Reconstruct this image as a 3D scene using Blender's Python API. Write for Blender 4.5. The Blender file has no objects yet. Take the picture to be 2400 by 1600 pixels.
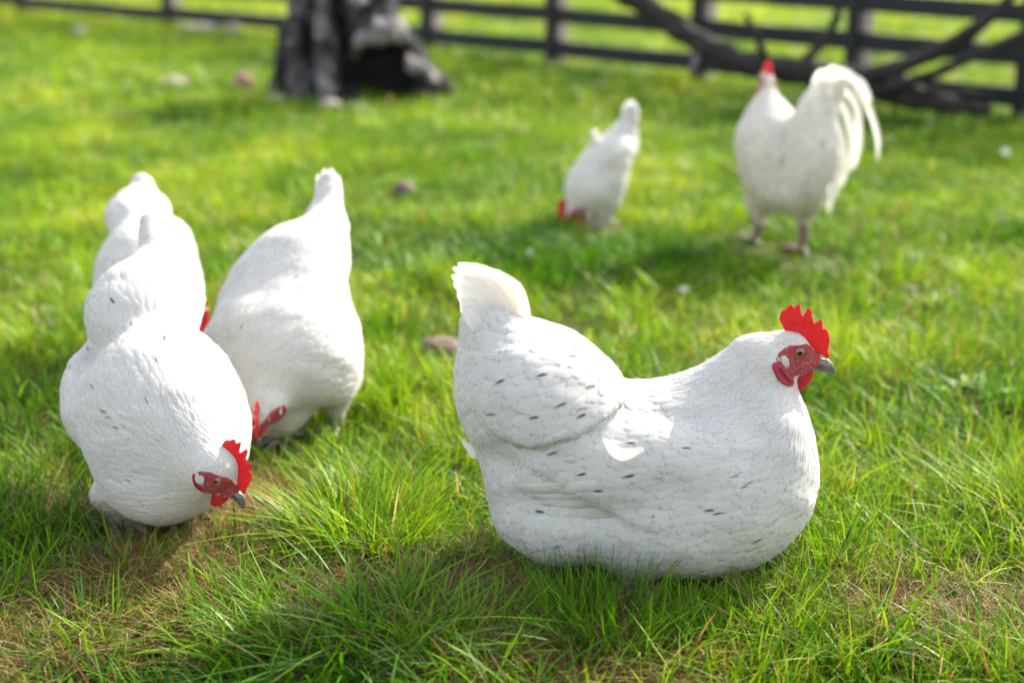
import bpy, math, random
import numpy as np
from mathutils import Vector
R = math.radians
rng = np.random.default_rng(7)
scn = bpy.context.scene

# ------------------------------------------------------------------ camera
CAM_H, PITCH, FPX = 0.90, R(18.26), 2400*50/36.0
cam = bpy.data.cameras.new('camera'); cam_o = bpy.data.objects.new('camera', cam)
scn.collection.objects.link(cam_o); scn.camera = cam_o
cam_o.location = (0, 0, CAM_H); cam_o.rotation_euler = (R(90)-PITCH, 0, 0)
cam.lens = 50; cam.sensor_width = 36; cam.clip_end = 2000; cam.clip_start = 0.02
CF = np.array([0, math.cos(PITCH), -math.sin(PITCH)]); CU = np.array([0, math.sin(PITCH), math.cos(PITCH)])
cam.dof.use_dof = True; cam.dof.aperture_fstop = 2.3; cam.dof.focus_distance = 1.80

# ------------------------------------------------------------------ light
SUN_AZ, SUN_EL = R(45), R(36)       # azimuth measured from +X towards +Y
world = bpy.data.worlds.new('World'); scn.world = world; world.use_nodes = True
wn = world.node_tree; bg = wn.nodes['Background']
sky = wn.nodes.new('ShaderNodeTexSky'); sky.sky_type = 'NISHITA'; sky.sun_disc = False
sky.sun_elevation = SUN_EL; sky.sun_rotation = R(90)-SUN_AZ
sky.dust_density = 2.0; sky.ozone_density = 1.0
hs = wn.nodes.new('ShaderNodeHueSaturation'); hs.inputs['Saturation'].default_value = .42; wn.links.new(sky.outputs[0], hs.inputs['Color']); wn.links.new(hs.outputs[0], bg.inputs[0]); bg.inputs[1].default_value = 0.15
sun = bpy.data.lights.new('sun', 'SUN'); sun_o = bpy.data.objects.new('sun', sun); scn.collection.objects.link(sun_o)
sun.energy = 3.2; sun.angle = R(0.6); sun.color = (1.0, 0.925, 0.80)
sv = Vector((math.cos(SUN_EL)*math.cos(SUN_AZ), math.cos(SUN_EL)*math.sin(SUN_AZ), math.sin(SUN_EL)))
sun_o.rotation_euler = sv.to_track_quat('Z', 'Y').to_euler()
scn.view_settings.view_transform = 'Standard'; scn.view_settings.look = 'None'
scn.view_settings.gamma = 1; scn.view_settings.exposure = 1.90

scn.cycles.transparent_max_bounces = 48
# ------------------------------------------------------------------ helpers
def gz(x, y):
    x = np.asarray(x, float); y = np.asarray(y, float)
    return (0.006*np.sin(5.1*x+1.3*y+.4)*np.cos(4.3*y-.9*x) + 0.004*np.sin(13*x-7*y+1.7)*np.sin(11*y+3)
            + 0.02*np.sin(.9*x+.6)*np.sin(.7*y+.3)*np.clip((np.abs(y)-3)/3, 0, 1))
def ray(px, py):
    d = CF + (px-1200)/FPX*np.array([1., 0, 0]) - (py-800)/FPX*CU
    return d
def B(px, py, Y):
    """point of the picture ray that lies at world depth y = Y"""
    d = ray(px, py); return np.array([0, 0, CAM_H]) + d*(Y/d[1])
def G(px, py):
    d = ray(px, py); p = np.array([0, 0, CAM_H]) - d*(CAM_H/d[2]); p[2] = float(gz(p[0], p[1])); return p
def ppm(p):
    return FPX/float(np.dot(np.asarray(p)-np.array([0, 0, CAM_H]), CF))
def nrm(v):
    v = np.asarray(v, float); return v/(np.linalg.norm(v, axis=-1, keepdims=True)+1e-12)

def mesh_obj(name, V, quads=None, tris=None, mat=None, parent=None, attrs=None, uv=None, smooth=True, origin=None):
    V = np.asarray(V, np.float32).reshape(-1, 3)
    if origin is not None: V = V-np.asarray(origin, np.float32)
    q = np.zeros((0, 4), np.int32) if quads is None else np.asarray(quads, np.int32).reshape(-1, 4)
    t = np.zeros((0, 3), np.int32) if tris is None else np.asarray(tris, np.int32).reshape(-1, 3)
    me = bpy.data.meshes.new(name)
    me.vertices.add(len(V)); me.vertices.foreach_set('co', V.ravel())
    loops = np.concatenate([q.ravel(), t.ravel()]); me.loops.add(len(loops)); me.loops.foreach_set('vertex_index', loops)
    st = np.concatenate([np.arange(len(q))*4, len(q)*4+np.arange(len(t))*3]).astype(np.int32)
    me.polygons.add(len(st)); me.polygons.foreach_set('loop_start', st)
    me.polygons.foreach_set('use_smooth', np.full(len(st), smooth, dtype=bool))
    if uv is not None:
        l = me.uv_layers.new(name='UVMap'); l.data.foreach_set('uv', np.asarray(uv, np.float32)[loops].ravel())
    for k, a in (attrs or {}).items():
        at = me.attributes.new(k, 'FLOAT', 'POINT'); at.data.foreach_set('value', np.asarray(a, np.float32))
    me.update(calc_edges=True); me.validate()
    if mat is not None: me.materials.append(mat)
    o = bpy.data.objects.new(name, me); scn.collection.objects.link(o)
    if origin is not None: o.location = tuple(map(float, origin))
    if parent is not None:
        o.parent = parent
        o.location = Vector(o.location)-Vector(parent.location)
    return o
def tag(o, label=None, cat=None, group=None, kind=None):
    if label: o['label'] = label
    if cat: o['category'] = cat
    if group: o['group'] = group
    if kind: o['kind'] = kind
    return o
def empty(name, loc, label, cat, group=None):
    o = bpy.data.objects.new(name, None); o.empty_display_size = .05; scn.collection.objects.link(o)
    o.location = tuple(map(float, loc)); return tag(o, label, cat, group)

# ---- signed distance fields and surface nets
def surface_net(f, lo, hi, h):
    n = np.maximum(np.ceil((np.asarray(hi)-np.asarray(lo))/h).astype(int)+1, 3)
    ax = [lo[i]+h*np.arange(n[i]) for i in range(3)]
    F = np.empty(tuple(n))
    for i in range(n[0]):
        yy, zz = np.meshgrid(ax[1], ax[2], indexing='ij')
        P = np.stack([np.full(yy.size, ax[0][i]), yy.ravel(), zz.ravel()], 1)
        F[i] = f(P).reshape(n[1], n[2])
    S = F < 0
    c = n-1
    acc = np.zeros(tuple(c)+(3,)); cnt = np.zeros(tuple(c))
    for a in range(3):
        b, d = [k for k in range(3) if k != a]
        s0 = [slice(None)]*3; s1 = [slice(None)]*3
        s0[a] = slice(0, -1); s1[a] = slice(1, None)
        f0, f1 = F[tuple(s0)], F[tuple(s1)]
        cr = (S[tuple(s0)] != S[tuple(s1)])
        t = np.where(cr, f0/np.where(cr, f0-f1, 1), 0)
        for ob in (0, 1):
            for od in (0, 1):
                sl = [slice(None)]*3
                sl[b] = slice(ob, ob+c[b]); sl[d] = slice(od, od+c[d])
                m = cr[tuple(sl)]; tt = t[tuple(sl)]
                cnt += m
                acc[..., a] += np.where(m, tt, 0); acc[..., b] += m*ob; acc[..., d] += m*od
    act = cnt > 0
    idx = -np.ones(tuple(c), int); idx[act] = np.arange(act.sum())
    ijk = np.argwhere(act)
    V = np.asarray(lo)+h*(ijk+acc[act]/cnt[act][:, None])
    Q = []
    for a in range(3):
        b, d = (a+1) % 3, (a+2) % 3
        s0 = [slice(1, -1)]*3; s1 = [slice(1, -1)]*3
        s0[a] = slice(0, -1); s1[a] = slice(1, None)
        A0, A1 = S[tuple(s0)], S[tuple(s1)]
        e = np.argwhere(A0 != A1); 
        if len(e) == 0: continue
        pos = A0[tuple(e.T)]
        base = e.copy(); base[:, b] += 1; base[:, d] += 1
        def cell(ob, od):
            k = base.copy(); k[:, b] -= ob; k[:, d] -= od; return idx[tuple(k.T)]
        q = np.stack([cell(1, 1), cell(0, 1), cell(0, 0), cell(1, 0)], 1)
        q[~pos] = q[~pos][:, ::-1]
        Q.append(q)
    Q = np.concatenate(Q); Q = Q[(Q >= 0).all(1)]
    return V, Q
def smin(a, b, k):
    h = np.clip(0.5+0.5*(b-a)/k, 0, 1); return b*(1-h)+a*h-k*h*(1-h)
class Ell:
    def __init__(s, c, ax, r, k, flow, sub=False): s.c = np.asarray(c); s.ax = np.asarray(ax); s.r = np.asarray(r); s.k = k; s.flow = flow; s.sub = sub
    def d(s, P):
        q = (P-s.c)@s.ax.T; k0 = np.linalg.norm(q/s.r, axis=1); k1 = np.linalg.norm(q/s.r**2, axis=1)
        return k0*(k0-1)/(k1+1e-9)
class Cone:
    def __init__(s, a, b, ra, rb, k, flow, sub=False, flat=1.0): s.a = np.asarray(a); s.b = np.asarray(b); s.ra, s.rb, s.k, s.flow, s.sub, s.flat = ra, rb, k, flow, sub, flat
    def d(s, P):
        ab = s.b-s.a; t = np.clip(((P-s.a)@ab)/(ab@ab), 0, 1); q = P-(s.a+t[:, None]*ab)
        if s.flat != 1: q = q*np.array([1, 1/s.flat, 1])
        return np.linalg.norm(q, axis=1)-(s.ra+(s.rb-s.ra)*t)
def field(prims):
    def f(P):
        d = None
        for p in prims:
            e = p.d(P)
            if d is None: d = e
            elif p.sub: d = -smin(-d, e, p.k)
            else: d = smin(d, e, p.k)
        return d
    return f
def grad(f, P, e=0.0015):
    g = np.zeros_like(P)
    for i in range(3):
        o = np.zeros(3); o[i] = e; g[:, i] = f(P+o)-f(P-o)
    return nrm(g)
def poly_sd(P2, poly):
    poly = np.asarray(poly, float); n = len(poly); d = np.full(len(P2), 1e9); inside = np.zeros(len(P2), bool)
    for i in range(n):
        a = poly[i]; b = poly[(i+1) % n]; e = b-a; w = P2-a
        t = np.clip((w@e)/(e@e+1e-12), 0, 1); d = np.minimum(d, np.linalg.norm(w-t[:, None]*e, axis=1))
        c = ((a[1] > P2[:, 1]) != (b[1] > P2[:, 1]))
        xx = a[0]+(P2[:, 1]-a[1])*(b[0]-a[0])/(b[1]-a[1]+1e-12)
        inside ^= c & (P2[:, 0] < xx)
    return np.where(inside, -d, d)

# ------------------------------------------------------------------ materials
def new_mat(name):
    m = bpy.data.materials.new(name); m.use_nodes = True; nt = m.node_tree; nt.nodes.clear()
    out = nt.nodes.new('ShaderNodeOutputMaterial'); return m, nt, out
def N(nt, t, **kw):
    n = nt.nodes.new(t)
    for k, v in kw.items():
        if k.startswith('i_'):
            key = k[2:]; key = int(key) if key.isdigit() else key.replace('_', ' ')
            n.inputs[key].default_value = v
        else: setattr(n, k, v)
    return n
def L(nt, a, b): nt.links.new(a, b)
def attr(nt, name): return N(nt, 'ShaderNodeAttribute', attribute_name=name)
def mix(nt, fac, a, b, blend='MIX'):
    n = N(nt, 'ShaderNodeMix', data_type='RGBA', blend_type=blend)
    for s, v in ((n.inputs[0], fac), (n.inputs[6], a), (n.inputs[7], b)):
        if isinstance(v, (int, float)): s.default_value = v
        elif isinstance(v, tuple): s.default_value = (*v, 1) if len(v) == 3 else v
        else: L(nt, v, s)
    return n.outputs[2]
def mathn(nt, op, a, b=0.0, clamp=False):
    n = N(nt, 'ShaderNodeMath', operation=op, use_clamp=clamp)
    for s, v in ((n.inputs[0], a), (n.inputs[1], b)):
        if isinstance(v, (int, float)): s.default_value = v
        else: L(nt, v, s)
    return n.outputs[0]
def ramp(nt, fac, stops):
    n = N(nt, 'ShaderNodeValToRGB'); cr = n.color_ramp
    while len(cr.elements) < len(stops): cr.elements.new(0.5)
    for e, (p, c) in zip(cr.elements, stops): e.position = p; e.color = (*c, 1)
    L(nt, fac, n.inputs[0]); return n.outputs[0]
def noise(nt, scale, detail=4, rough=.55, vec=None, dist=0):
    n = N(nt, 'ShaderNodeTexNoise'); n.inputs['Scale'].default_value = scale; n.inputs['Detail'].default_value = detail
    n.inputs['Roughness'].default_value = rough; n.inputs['Distortion'].default_value = dist
    if vec is not None: L(nt, vec, n.inputs['Vector'])
    return n.outputs['Fac']
def objco(nt, scale=None):
    tc = N(nt, 'ShaderNodeTexCoord'); v = tc.outputs['Object']
    if scale:
        mp = N(nt, 'ShaderNodeMapping'); mp.inputs['Scale'].default_value = scale; L(nt, v, mp.inputs[0]); v = mp.outputs[0]
    return v
def bump(nt, h, strength, dist=.002):
    n = N(nt, 'ShaderNodeBump'); n.inputs['Strength'].default_value = strength; n.inputs['Distance'].default_value = dist
    L(nt, h, n.inputs['Height']); return n.outputs[0]

def mat_feather(name='white_plumage', base=(.80, .80, .795), cream=(.76, .67, .52), transl=.55):
    m, nt, out = new_mat(name)
    uvn = N(nt, 'ShaderNodeUVMap'); sep = N(nt, 'ShaderNodeSeparateXYZ'); L(nt, uvn.outputs[0], sep.inputs[0])
    u, v = sep.outputs[0], sep.outputs[1]
    fl = attr(nt, 'fleck').outputs['Fac']; tint = attr(nt, 'tint').outputs['Fac']; warm = attr(nt, 'warm').outputs['Fac']
    col = mix(nt, tint, tuple(.90*c for c in base), base)
    big = noise(nt, 9, 3, .6, objco(nt))
    wf = mathn(nt, 'MULTIPLY', warm, mathn(nt, 'ADD', .35, big), True)
    col = mix(nt, wf, col, cream)
    # fleck: a narrow dark streak beside the shaft
    du = mathn(nt, 'MULTIPLY', mathn(nt, 'SUBTRACT', u, .56), 7.6)
    dv = mathn(nt, 'MULTIPLY', mathn(nt, 'SUBTRACT', v, .72), 4.0)
    rr = mathn(nt, 'SQRT', mathn(nt, 'ADD', mathn(nt, 'MULTIPLY', du, du), mathn(nt, 'MULTIPLY', dv, dv)))
    uvs = N(nt, 'ShaderNodeMapping'); uvs.inputs['Scale'].default_value = (34, 3, 1); L(nt, uvn.outputs[0], uvs.inputs[0])
    barb = noise(nt, 1.0, 3, .6, uvs.outputs[0])
    edge = mathn(nt, 'ADD', rr, mathn(nt, 'MULTIPLY', mathn(nt, 'SUBTRACT', barb, .5), .9))
    msk = mathn(nt, 'MULTIPLY', mathn(nt, 'MULTIPLY', mathn(nt, 'SUBTRACT', .85, edge), 3.0, True), fl, True)
    col = mix(nt, msk, col, (.05, .05, .065))
    # shaft a touch warmer
    p = N(nt, 'ShaderNodeBsdfPrincipled'); L(nt, col, p.inputs['Base Color'])
    p.inputs['Roughness'].default_value = .65; p.inputs['Specular IOR Level'].default_value = .25
    if 'Sheen Weight' in p.inputs: p.inputs['Sheen Weight'].default_value = .15
    bn = bump(nt, barb, .22, .001); L(nt, bn, p.inputs['Normal'])
    tr = N(nt, 'ShaderNodeBsdfTranslucent'); L(nt, mix(nt, .5, col, (.84, .78, .66)), tr.inputs[0])
    ms = N(nt, 'ShaderNodeMixShader'); ms.inputs[0].default_value = transl
    L(nt, p.outputs[0], ms.inputs[1]); L(nt, tr.outputs[0], ms.inputs[2])
    eu = mathn(nt, 'MULTIPLY', mathn(nt, 'ABSOLUTE', mathn(nt, 'SUBTRACT', u, .5)), 2.0)
    ed = mathn(nt, 'MAXIMUM', mathn(nt, 'MULTIPLY', mathn(nt, 'SUBTRACT', eu, .62), 2.6, True), mathn(nt, 'MULTIPLY', mathn(nt, 'SUBTRACT', v, .80), 5.0, True))
    al = mathn(nt, 'ADD', mathn(nt, 'SUBTRACT', 1.12, ed), mathn(nt, 'MULTIPLY', mathn(nt, 'SUBTRACT', barb, .5), 1.3), True)
    tp = N(nt, 'ShaderNodeBsdfTransparent'); m2 = N(nt, 'ShaderNodeMixShader'); L(nt, al, m2.inputs[0]); L(nt, tp.outputs[0], m2.inputs[1]); L(nt, ms.outputs[0], m2.inputs[2])
    L(nt, m2.outputs[0], out.inputs[0])
    return m
def mat_red(name, col, col2, rough=.42, scale=900, pale=0.0, sss=.25):
    m, nt, out = new_mat(name); co = objco(nt)
    n1 = noise(nt, scale*.12, 3, .5, co); n2 = noise(nt, scale, 2, .5, co)
    c = mix(nt, n1, col, col2)
    if pale:
        k = mathn(nt, 'MULTIPLY', mathn(nt, 'SUBTRACT', n2, .56), 9, True)
        c = mix(nt, mathn(nt, 'MULTIPLY', k, pale), c, (.62, .45, .42))
    p = N(nt, 'ShaderNodeBsdfPrincipled'); L(nt, c, p.inputs['Base Color']); p.inputs['Roughness'].default_value = rough
    p.inputs['Subsurface Weight'].default_value = sss; p.inputs['Subsurface Radius'].default_value = (1, .2, .1); p.inputs['Subsurface Scale'].default_value = .004
    L(nt, bump(nt, mathn(nt, 'ADD', n2, n1), .9, .0018), p.inputs['Normal'])
    tr = N(nt, 'ShaderNodeBsdfTranslucent'); L(nt, mix(nt, .5, c, (.95, .05, .03)), tr.inputs[0])
    ms = N(nt, 'ShaderNodeMixShader'); ms.inputs[0].default_value = .34
    L(nt, p.outputs[0], ms.inputs[1]); L(nt, tr.outputs[0], ms.inputs[2]); L(nt, ms.outputs[0], out.inputs[0])
    return m
def mat_simple(name, stops, scale, rough=.6, bs=.5, bd=.002, cscale=None, spec=.4):
    m, nt, out = new_mat(name); co = objco(nt, cscale)
    n1 = noise(nt, scale, 5, .6, co); n2 = noise(nt, scale*5, 4, .6, co)
    c = ramp(nt, mathn(nt, 'ADD', mathn(nt, 'MULTIPLY', n1, .7), mathn(nt, 'MULTIPLY', n2, .3)), stops)
    p = N(nt, 'ShaderNodeBsdfPrincipled'); L(nt, c, p.inputs['Base Color']); p.inputs['Roughness'].default_value = rough
    p.inputs['Specular IOR Level'].default_value = spec
    L(nt, bump(nt, mathn(nt, 'ADD', n1, n2), bs, bd), p.inputs['Normal']); L(nt, p.outputs[0], out.inputs[0]); return m
def mat_eye():
    m, nt, out = new_mat('eye_iris'); a = attr(nt, 'ring').outputs['Fac']
    c = ramp(nt, a, [(0, (.004, .004, .004)), (.40, (.004, .004, .004)), (.45, (.30, .12, .02)), (.66, (.22, .085, .02)), (.72, (.10, .06, .05)), (.86, (.30, .22, .20)), (1, (.30, .12, .11))])
    p = N(nt, 'ShaderNodeBsdfPrincipled'); L(nt, c, p.inputs['Base Color']); p.inputs['Roughness'].default_value = .08
    p.inputs['Coat Weight'].default_value = .6; L(nt, p.outputs[0], out.inputs[0]); return m
def mat_grass(name='grass_blades', dry=False):
    m, nt, out = new_mat(name); tint = attr(nt, 'tint').outputs['Fac']; tt = attr(nt, 'tt').outputs['Fac']; dr = attr(nt, 'dry').outputs['Fac']
    g = ramp(nt, tint, [(0, (.014, .065, .004)), (.3, (.055, .165, .004)), (.62, (.15, .285, .005)), (1, (.34, .42, .010))])
    s = ramp(nt, tint, [(0, (.05, .026, .012)), (.4, (.15, .085, .035)), (.75, (.32, .20, .085)), (1, (.55, .42, .22))])
    c = mix(nt, dr, g, s)
    p = N(nt, 'ShaderNodeBsdfPrincipled'); L(nt, c, p.inputs['Base Color']); p.inputs['Roughness'].default_value = .42; p.inputs['Specular IOR Level'].default_value = .16
    tr = N(nt, 'ShaderNodeBsdfTranslucent'); L(nt, mix(nt, .6, c, mix(nt, 1.0, c, (1.5, 1.35, .6), 'MULTIPLY')), tr.inputs[0])
    ms = N(nt, 'ShaderNodeMixShader'); ms.inputs[0].default_value = .36
    L(nt, p.outputs[0], ms.inputs[1]); L(nt, tr.outputs[0], ms.inputs[2]); L(nt, ms.outputs[0], out.inputs[0]); return m

M = dict(
    white=mat_feather(),
    cream=mat_feather('cream_white_plumage', (.79, .78, .75), (.64, .57, .45)),
    comb=mat_red('comb_skin', (.40, .005, .012), (.72, .028, .03), .40, 1300),
    face=mat_red('face_skin', (.30, .018, .030), (.42, .03, .04), .5, 1500, pale=.8, sss=.15),
    fold=mat_red('earlobe_skin', (.36, .02, .045), (.50, .05, .08), .45, 1100),
    beak=mat_simple('beak_horn', [(0, (.045, .038, .038)), (.5, (.12, .095, .09)), (1, (.34, .27, .23))], 120, .22, .15, .0004, None, .6),
    leg=mat_simple('leg_scales', [(0, (.16, .12, .12)), (.5, (.34, .27, .26)), (1, (.52, .44, .42))], 300, .5, .6, .001),
    rleg=mat_simple('reddish_leg_scales', [(0, (.07, .04, .035)), (.5, (.17, .10, .085)), (1, (.30, .21, .18))], 300, .5, .6, .001),
    eye=mat_eye(), grass=mat_grass(),
    wood=mat_simple('weathered_stump_wood', [(0, (.006, .005, .006)), (.47, (.012, .010, .011)), (.53, (.07, .063, .065)), (.62, (.18, .168, .175)), (1, (.34, .30, .27))], 11, .85, .9, .02, (1.0, 1.0, .32), .2),
    dark_wood=mat_simple('near_black_wood', [(0, (.004, .004, .004)), (.6, (.009, .008, .008)), (1, (.04, .03, .03))], 9, .9, .9, .01, None, .1),
    knob=mat_simple('bleached_wood', [(0, (.04, .036, .036)), (.45, (.12, .11, .11)), (.55, (.22, .20, .19)), (1, (.38, .35, .33))], 22, .85, .7, .01, None, .2),
    branch=mat_simple('dark_branch_bark', [(0, (.010, .009, .009)), (.5, (.026, .022, .02)), (.75, (.07, .058, .05)), (1, (.15, .13, .12))], 14, .85, .8, .008, (1, 1, 1), .2),
    leaf=mat_simple('broad_leaf', [(0, (.06, .14, .012)), (1, (.16, .27, .02))], 40, .5, .3, .001),
    rail=mat_simple('black_fence_paint', [(0, (.008, .008, .009)), (.6, (.014, .014, .016)), (1, (.03, .03, .03))], 12, .55, .4, .003, (.4, .4, 4), .3),
    post=mat_simple('pale_post_wood', [(0, (.11, .09, .08)), (.5, (.25, .215, .185)), (1, (.38, .34, .29))], 22, .85, .5, .003, (4, 4, .5), .2),
    stone=mat_simple('pale_stone', [(0, (.15, .12, .10)), (.5, (.29, .235, .195)), (1, (.44, .37, .31))], 18, .8, .6, .004),
    redstone=mat_simple('red_brown_stone', [(0, (.12, .06, .05)), (.5, (.28, .14, .12)), (1, (.42, .26, .22))], 18, .8, .6, .004),
    clod=mat_simple('brown_earth_clod', [(0, (.04, .026, .02)), (.5, (.15, .10, .08)), (1, (.34, .25, .20))], 30, .9, .9, .006),
    petal=mat_simple('daisy_petal', [(0, (.72, .72, .70)), (1, (.85, .85, .82))], 60, .6, .1, .001),
    pollen=mat_simple('daisy_centre', [(0, (.5, .32, .02)), (1, (.7, .5, .04))], 300, .7, .4, .001),
)
def mat_ground():
    m, nt, out = new_mat('turf_soil'); co = objco(nt)
    a = noise(nt, 3, 6, .6, co); b = noise(nt, 60, 5, .65, co)
    soil = ramp(nt, b, [(.25, (.018, .012, .008)), (.5, (.05, .034, .02)), (.75, (.11, .08, .045))])
    green = ramp(nt, b, [(.25, (.025, .05, .006)), (.5, (.07, .12, .010)), (.75, (.13, .18, .02))])
    sp = N(nt, 'ShaderNodeSeparateXYZ'); L(nt, co, sp.inputs[0])
    far = mathn(nt, 'MULTIPLY', mathn(nt, 'SUBTRACT', sp.outputs[1], 2.2), .45, True)
    c = mix(nt, mathn(nt, 'ADD', mathn(nt, 'MULTIPLY', far, .75), mathn(nt, 'MULTIPLY', a, .3), True), soil, green)
    p = N(nt, 'ShaderNodeBsdfPrincipled'); L(nt, c, p.inputs['Base Color']); p.inputs['Roughness'].default_value = .95; p.inputs['Specular IOR Level'].default_value = .1
    L(nt, bump(nt, b, .8, .01), p.inputs['Normal']); L(nt, p.outputs[0], out.inputs[0]); return m

# ------------------------------------------------------------------ ground
def axis(lo, hi, fine_lo, fine_hi, step):
    a = [*np.arange(fine_lo, fine_hi, step)]
    x = fine_hi; s = step
    while x < hi: a.append(x); s *= 1.25; x += s
    a.append(hi); x = fine_lo-step; s = step; pre = []
    while x > lo: pre.append(x); s *= 1.25; x -= s
    pre.append(lo); return np.array(pre[::-1]+a)
gx = axis(-400, 400, -3, 3, .05); gy = axis(-60, 900, .4, 8, .05)
XX, YY = np.meshgrid(gx, gy, indexing='ij'); nx, ny = XX.shape
Vg = np.stack([XX, YY, gz(XX, YY)], -1).reshape(-1, 3); I = np.arange(nx*ny).reshape(nx, ny)
Qg = np.stack([I[:-1, :-1], I[1:, :-1], I[1:, 1:], I[:-1, 1:]], -1).reshape(-1, 4)
tag(mesh_obj('ground', Vg, Qg, mat=mat_ground()), kind='structure')

# ------------------------------------------------------------------ feathers
class Acc:
    def __init__(s): s.V = []; s.Q = []; s.T = []; s.UV = []; s.A = {k: [] for k in ('fleck', 'tint', 'warm')}; s.n = 0
    def add(s, V, Q, uv, fleck, tint, warm):
        V = V.reshape(-1, 3); s.V.append(V); s.Q.append(np.asarray(Q).reshape(-1, 4)+s.n); s.UV.append(np.asarray(uv).reshape(-1, 2)); s.n += len(V)
        for k, a in zip(('fleck', 'tint', 'warm'), (fleck, tint, warm)): s.A[k].append(np.broadcast_to(np.asarray(a, float).reshape(-1) if np.ndim(a) else float(a), (len(V),)))
    def build(s, name, mat, parent):
        return mesh_obj(name, np.concatenate(s.V), np.concatenate(s.Q), mat=mat, parent=parent, uv=np.concatenate(s.UV), attrs={k: np.concatenate(a) for k, a in s.A.items()})
def grid_faces(n, r, c):
    b = (np.arange(r-1)[:, None]*c+np.arange(c-1)).ravel()
    q = np.stack([b, b+1, b+c+1, b+c], -1); return (np.arange(n)[:, None, None]*(r*c)+q).reshape(-1, 4)
def feather_width(t, point=.0):
    w = np.sqrt(np.clip(1-np.clip((t-.45)/.55, 0, 1)**2.4, 0, 1))*(.45+.55*np.clip(t/.45, 0, 1))
    return w*(1-point)+point*np.clip(1-t, 0, 1)**.6*np.clip(.5+t*1.5, 0, 1)
def dart(P, rad):
    cell = rad.max(); hsh = {}; keep = []
    for i in range(len(P)):
        p = P[i]; k = (int(p[0]//cell), int(p[1]//cell), int(p[2]//cell)); ok = True; r = rad[i]
        for a in (-1, 0, 1):
            for b in (-1, 0, 1):
                for c in (-1, 0, 1):
                    for q in hsh.get((k[0]+a, k[1]+b, k[2]+c), ()):
                        if (p[0]-q[0])**2+(p[1]-q[1])**2+(p[2]-q[2])**2 < r*r: ok = False; break
                    if not ok: break
                if not ok: break
            if not ok: break
        if ok: hsh.setdefault(k, []).append(p); keep.append(i)
    return np.array(keep)
def coat(acc, V, Q, f, flowf, sizef, rejectf=None, fleckp=.035, rows=7, cols=5, quality=1.0, lift=1.0, seed=1, marks=None):
    """lay overlapping contour feathers over the body surface"""
    r = np.random.default_rng(seed)
    a, b, c, d = V[Q[:, 0]], V[Q[:, 1]], V[Q[:, 2]], V[Q[:, 3]]
    ar = .5*np.linalg.norm(np.cross(c-a, d-b), axis=1); tot = ar.sum()
    n = int(tot/(.0045**2)*2.2*quality)
    qi = r.choice(len(Q), n, p=ar/tot); uu = r.random(n)[:, None]; vv = r.random(n)[:, None]
    P = (a[qi]*(1-uu)+b[qi]*uu)*(1-vv)+(d[qi]*(1-uu)+c[qi]*uu)*vv
    Ln, Wd, warm = sizef(P)
    k = dart(P, Wd*.43/quality); P = P[k]; Ln = Ln[k]*r.uniform(.85, 1.15, len(k)); Wd = Wd[k]*r.uniform(.9, 1.1, len(k)); warm = warm[k]
    if rejectf is not None:
        ok = ~rejectf(P, Ln); P, Ln, Wd, warm = P[ok], Ln[ok], Wd[ok], warm[ok]
    n = len(P); nn = grad(f, P); P = P-nn*f(P)[:, None]
    fl = flowf(P); fl = fl-(fl*nn).sum(1, keepdims=True)*nn; fl = nrm(fl); side = np.cross(nn, fl)
    ang = r.normal(0, .16, n)[:, None]; fl = fl*np.cos(ang)+side*np.sin(ang)
    cl = .6+.8*(.5+.5*np.sin(P@np.array([95., 40, 70])+2*np.sin(P@np.array([30., -50, 60]))))
    lf = (r.uniform(.0003, .0010, n)+.006*Ln)*lift*cl
    out = np.zeros((n, rows, cols, 3)); p = P.copy(); tv = np.interp(np.linspace(0, 1, rows), [0, .34, .67, .84, 1], [0, .45, .8, .92, 1.]); us = np.linspace(-1, 1, cols)
    point = np.clip((Ln/Wd-1.7)/1.6, 0, .8)
    curl = r.normal(0, .12, n)
    for i, t in enumerate(tv):
        if i:
            fl = fl-(fl*nn).sum(1, keepdims=True)*nn; fl = nrm(fl); p = p+fl*(Ln*(t-tv[i-1]))[:, None]
            nn = grad(f, p); p = p-nn*f(p)[:, None]
        side = np.cross(nn, fl)
        w = feather_width(np.full(n, t))*(1-point)+point*feather_width(np.full(n, t), 1.0)
        w = w*Wd*.5
        if i == rows-1: w = w+Wd*.03
        for j, u in enumerate(us):
            q = p+side*(w*(u+curl*t*t*.5))[:, None]-fl*((abs(u)**2)*w*.35*(1 if t > .6 else t))[:, None]
            h = -.0007+lf*t**1.2*1.25*(1-.5*max(0, t-.72)/.28)-.0016*u*u*(Wd/.03)
            q = q-nn*(f(q)-h)[:, None]; out[:, i, j] = q
    uv = np.zeros((n, rows, cols, 2)); uv[..., 0] = (us*.5+.5)[None, None, :]; uv[..., 1] = tv[None, :, None]
    rp = r.random(n); fleck = np.where(rp < fleckp, r.uniform(.55, 1, n), 0)
    if marks is not None and len(marks):
        mid = out[:, rows-3, cols//2]
        for q_ in marks: fleck[np.argmin(((mid-q_)**2).sum(1))] = r.choice([1.0, .9, .65, .4])
    rep = lambda x: np.repeat(x, rows*cols)
    acc.add(out, grid_faces(n, rows, cols), uv, rep(fleck), rep(r.random(n)), rep(warm))
    return n
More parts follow.
